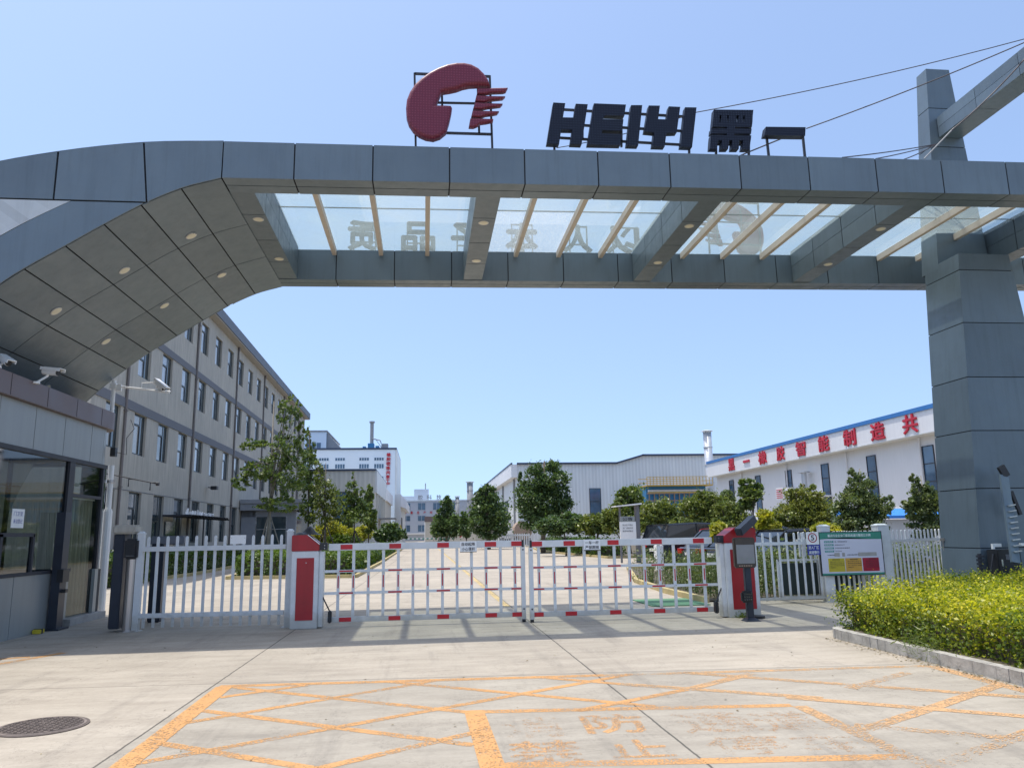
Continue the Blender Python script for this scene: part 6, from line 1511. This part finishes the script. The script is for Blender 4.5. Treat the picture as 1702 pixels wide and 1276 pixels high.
hedge('dark low hedge running along the left side of the yard road', [(-5.2, -2.7, 41.5, 75, .62), (-5.2, -2.75, 31, 41.4, .5)], .05, .6, 110, .16, 'hedge_dark', .15)
hedge('leafy low hedge along the right side of the yard road', [(10.2, 12.0, 47, 70, .9)], .05, .9, 160, .15, 'hedge_dark', .18)
hedge('uneven hedge behind the right picket fence under the blue canopy', [(9.0, 24, 20.3, 21.6, .85)], .05, .85, 350, .09, 'leaf_e', .14)

def tall_plants(label, x0, x1, y0, y1, h, n, mat, leaf=.07):
    t = thing('tall_plants', label, 'plants', ((x0+x1)/2, (y0+y1)/2, 0)); P = []; m = MB()
    for k in range(n):
        x, y = random.uniform(x0, x1), random.uniform(y0, y1); hh = h*random.uniform(.6, 1.1); tx, ty = x+random.uniform(-.12, .12), y+random.uniform(-.12, .12)
        m.tube([(x, y, 0), (tx, ty, hh)], .006, 4, .003); kk_ = int(hh*42)
        s = rng.random(kk_)*.95+.05; P.append(np.stack([x+(tx-x)*s+rng.normal(size=kk_)*.07, y+(ty-y)*s+rng.normal(size=kk_)*.07, hh*s], 1))
    m.build('stems', 'hedge_dark', t); leaf_mesh('foliage', np.concatenate(P), leaf, mat, t, aspect=.35); return t
tall_plants('tall leafy plants behind the right gate leaf beside the green mat', 6.15, 8.2, 16.6, 23.5, .95, 230, 'leaf_e')
tall_plants('tall thin plants behind the right picket fence under the young tree', 6.3, 9.5, 16.3, 18.8, .8, 170, 'leaf_e')
tall_plants('pale grassy plants behind the fence left of the big pillar', 9.4, 13.0, 17.2, 18.9, .6, 150, 'leaf_d')
wd = thing('weed_tuft', 'spiky weed growing on the pavement beyond the booth corner', 'weed', (-10.6, 29.3, 0)); P = rng.normal(size=(260, 3))*np.array([.35, .25, .10])+np.array([-10.6, 29.3, .15]); leaf_mesh('blades', P, .16, 'grass', wd, aspect=.12)
wd = thing('weed_tuft', 'grassy weed tuft growing over the kerb in front of the golden hedge', 'weed', (5.64, 8.7, 0)); P = rng.normal(size=(420, 3))*np.array([.07, .22, .10])+np.array([5.66, 8.7, .16]); P[:, 2] = np.abs(P[:, 2]); leaf_mesh('blades', P, .10, 'grass', wd, aspect=.07, up_bias=0)
wd = thing('weed_tuft', 'small weed at the foot of the right barrier housing', 'weed', (5.45, 13.33, 0)); P = rng.normal(size=(120, 3))*np.array([.06, .03, .03])+np.array([5.45, 13.33, .04]); P[:, 2] = np.abs(P[:, 2]); leaf_mesh('blades', P, .04, 'grass', wd, aspect=.3)

def pxtree(name, label, Y, trunk_px, blobs_px, n, leaf, mat, tr=.1, depth=None, **kw):
    """crown blobs given as (x, y, rx, ry) in the photo at distance Y, turned into metres"""
    s = Y/FOC*1.02; bl = []
    for i, (x, y, rx, ry) in enumerate(blobs_px):
        c = atY(x, y, Y); dd = (random.uniform(-.35, .35)*rx*s) if i else 0
        bl.append((c.x, Y+dd, c.z, rx*s, (depth or rx*s*.9), ry*s))
        for q in range(3):
            an = random.uniform(-.5, math.pi+.5); f_ = random.uniform(.28, .42)
            bl.append((c.x+math.cos(an)*rx*s*.85, Y+dd+random.uniform(-.5, .5)*rx*s, c.z+math.sin(an)*ry*s*.85, rx*s*f_, rx*s*f_, ry*s*f_, .6))
    bx_ = atY(trunk_px, 885, Y).x
    return make_tree(name, label, 'tree' if 'tree' in name else 'shrub', (bx_, Y, 0), bl, n, leaf, mat, trunk_r=tr, **kw)
pxtree('ginkgo_tree', 'tall loose-crowned green tree in front of the office porch', 36, 446, [(482, 690, 18, 28), (472, 745, 26, 30), (440, 780, 32, 20), (484, 795, 25, 32), (402, 800, 14, 12), (428, 738, 20, 8), (406, 742, 9, 5), (462, 838, 34, 12), (500, 720, 10, 16)], 6200, .13, 'leaf_a', .10, clusters=240, csize=.12, bark='barkpale', limbs=16, splay=(3, .9, 2.6))
pxtree('young_tree', 'slender dark green sapling at the end of the office building', 44, 512, [(516, 735, 7, 28), (514, 775, 15, 26), (520, 815, 16, 26), (512, 850, 12, 20), (505, 800, 12, 14)], 2800, .15, 'leaf_a', .06, clusters=90, csize=.17, limbs=12)
pxtree('young_tree', 'bushy young tree just right of the slender sapling', 43, 541, [(540, 820, 20, 30), (545, 850, 24, 28), (528, 790, 10, 20), (552, 835, 16, 20)], 2600, .13, 'leaf_c', .06, clusters=110, csize=.14, limbs=12, splay=(3, .9, 2.2))
pxtree('young_tree', 'conical bright green young tree in front of the beige workshop', 46, 590, [(585, 815, 9, 24), (590, 838, 18, 18), (592, 862, 22, 14), (578, 830, 14, 8), (600, 815, 10, 5), (600, 850, 16, 14)], 3400, .15, 'leaf_a', .06, clusters=110, csize=.15, limbs=12, splay=(3, .8, 1.8))
pxtree('young_tree', 'thin young tree at the right corner of the beige workshop', 48, 612, [(614, 828, 6, 20), (614, 852, 10, 18), (616, 872, 9, 12)], 2600, .17, 'leaf_a', .05, clusters=70, csize=.2)
def goldbush(label, Y, blobs): return pxtree('golden_shrub', label, Y, blobs[0][0], blobs, 3600, .14, 'leaf_gold', .03, clusters=60, csize=.25, limbs=5)
goldbush('golden yellow shrub between the left barrier housing and the bushy young tree', 50, [(535, 888, 14, 14), (548, 880, 12, 16), (528, 893, 10, 10)])
goldbush('golden yellow shrub under the conical young tree', 52, [(575, 888, 14, 12), (562, 880, 9, 12), (588, 890, 10, 9)])
goldbush('golden yellow shrub under the thin young tree at the workshop corner', 54, [(603, 886, 12, 10), (595, 890, 9, 8)])
pxtree('round_shrub', 'round green shrub between the golden shrubs', 47, 562, [(560, 898, 16, 8), (580, 899, 16, 7)], 2200, .13, 'hedge_mid', 0)
pxtree('round_shrub', 'dark bushy shrub at the end of the left planting strip', 75, 650, [(648, 886, 18, 14), (634, 890, 12, 10), (665, 890, 10, 9)], 3600, .26, 'leaf_b', .05)
pxtree('poplar_tree', 'leftmost dark conical tree by the grey workshop', 100, 742, [(742, 845, 10, 16), (742, 862, 17, 16), (742, 880, 22, 14), (730, 882, 12, 10), (757, 880, 12, 12)], 11000, .28, 'leaf_b', .25, clusters=120, csize=.2)
pxtree('poplar_tree', 'narrow dark tree between the two big dark trees', 95, 775, [(773, 868, 7, 16), (773, 884, 8, 10)], 2600, .32, 'leaf_b', .15)
pxtree('poplar_tree', 'middle dark broad tree by the side wall of the grey workshop', 76, 812, [(811, 825, 16, 18), (812, 848, 26, 22), (800, 868, 20, 18), (826, 868, 18, 18), (814, 885, 20, 9), (790, 855, 10, 10)], 15000, .23, 'leaf_b', .22, clusters=150, csize=.2)
pxtree('poplar_tree', 'largest dark round-crowned tree in front of the grey workshop wall', 58, 902, [(888, 800, 22, 26), (915, 800, 24, 30), (905, 830, 40, 30), (880, 830, 24, 28), (935, 835, 15, 22), (893, 862, 28, 20), (920, 858, 22, 16), (920, 778, 6, 12), (895, 785, 6, 10)], 21000, .18, 'leaf_b', .20, clusters=220, csize=.18)
pxtree('round_shrub', 'dark green rounded shrub right of the largest dark tree', 50, 940, [(915, 875, 22, 14), (938, 868, 22, 16), (955, 872, 16, 16)], 6500, .19, 'leaf_b', .08, clusters=100)
pxtree('round_shrub', 'brownish olive shrub below the tall dark workshop window', 49, 990, [(982, 872, 18, 14), (1000, 870, 16, 15), (1012, 875, 10, 12)], 5500, .18, 'leaf_c', .08, clusters=90)
pxtree('broadleaf_tree', 'rounded green tree left of the blue dust filter', 52, 1046, [(1046, 826, 20, 16), (1036, 840, 18, 16), (1060, 840, 16, 18), (1048, 855, 24, 14)], 7500, .19, 'leaf_a', .14, clusters=120)
pxtree('round_shrub', 'olive shrub behind the information board', 44, 1030, [(1018, 865, 16, 18), (1040, 868, 18, 14), (1028, 850, 12, 12)], 5000, .17, 'leaf_c', .08)
pxtree('round_shrub', 'wide olive bush above the black sport utility vehicle', 41, 1090, [(1080, 856, 20, 16), (1100, 850, 22, 18), (1078, 872, 22, 12), (1110, 868, 20, 14)], 9500, .13, 'leaf_c', .1, clusters=130)
pxtree('round_shrub', 'taller olive bush below the white chimney', 42, 1178, [(1170, 832, 20, 16), (1185, 845, 24, 20), (1150, 848, 22, 18), (1165, 868, 28, 16)], 12000, .13, 'leaf_c', .1, clusters=150)
pxtree('round_shrub', 'olive bush at the far end of the white workshop', 40, 1215, [(1205, 850, 18, 16), (1222, 860, 18, 18), (1200, 872, 20, 12), (1235, 872, 12, 12), (1128, 872, 16, 12)], 10000, .125, 'leaf_c', .1, clusters=140)
goldbush('small golden shrub behind the right barrier housing', 24, [(1195, 880, 9, 9), (1190, 892, 7, 6)])
pxtree('young_tree', 'young tree with a bare stem rising behind the right barrier housing', 24, 1254, [(1243, 805, 12, 9), (1248, 822, 17, 12), (1243, 838, 12, 9), (1258, 812, 8, 9)], 3600, .10, 'leaf_a', .035, clusters=70, csize=.22, limbs=6, bark='bark')
pxtree('round_shrub', 'pale yellow-green round bush in front of the white workshop', 28, 1335, [(1330, 835, 24, 24), (1345, 850, 34, 28), (1315, 858, 26, 24), (1365, 855, 20, 22), (1345, 885, 38, 16), (1345, 812, 12, 12)], 24000, .078, 'leaf_d', .08, clusters=240, csize=.17, limbs=14)
goldbush('golden shrub left of the pale round bush', 26, [(1270, 862, 10, 14), (1280, 880, 14, 12), (1262, 880, 8, 12)])
goldbush('golden shrub at the foot of the pale round bush behind the notice board', 22, [(1368, 880, 14, 9), (1382, 884, 12, 7)])
pxtree('grey_green_tree', 'grey-green tree with pale upright branches between the two blue roofs', 25, 1430, [(1428, 810, 22, 22), (1420, 838, 28, 24), (1445, 845, 26, 26), (1400, 860, 16, 24), (1430, 875, 34, 18), (1478, 838, 9, 14), (1416, 788, 7, 10), (1462, 850, 14, 12)], 21000, .078, 'leaf_e', .06, clusters=230, csize=.16, limbs=18, bark='barkpale')
pxtree('grey_green_tree', 'grey-green tree growing right beside the big pillar', 22, 1545, [(1520, 810, 9, 20), (1540, 830, 20, 24), (1555, 850, 22, 30), (1525, 850, 16, 22), (1545, 880, 26, 16), (1507, 835, 10, 10)], 16000, .075, 'leaf_e', .05, clusters=190, csize=.17, limbs=14, bark='barkpale')
pxtree('palm_like_tree', 'small dark spiky-crowned tree peeking above the olive bushes', 48, 1208, [(1207, 822, 9, 6), (1212, 830, 9, 6)], 900, .25, 'leaf_e', .06)

# dry leaves and grit blown against the kerb and the gate
lt = rng.random((900, 3)); lt[:, 0] = 5.60-np.abs(rng.normal(size=900))*.10; lt[:, 1] = 3.2+7.4*lt[:, 1]; lt[:, 2] = .004+.006*lt[:, 2]
l2_ = rng.random((260, 3)); l2_[:, 0] = -6.3+17*l2_[:, 0]; l2_[:, 1] = 3.5+10*l2_[:, 1]; l2_[:, 2] = .005
lo_ = leaf_mesh('leaf_litter', np.concatenate([lt, l2_]), .022, 'litter', None, up_bias=6, aspect=.55, jitter=.5)
tag(lo_, 'dry leaves and grit scattered along the kerb and over the pavement', 'leaf litter', kind='stuff')
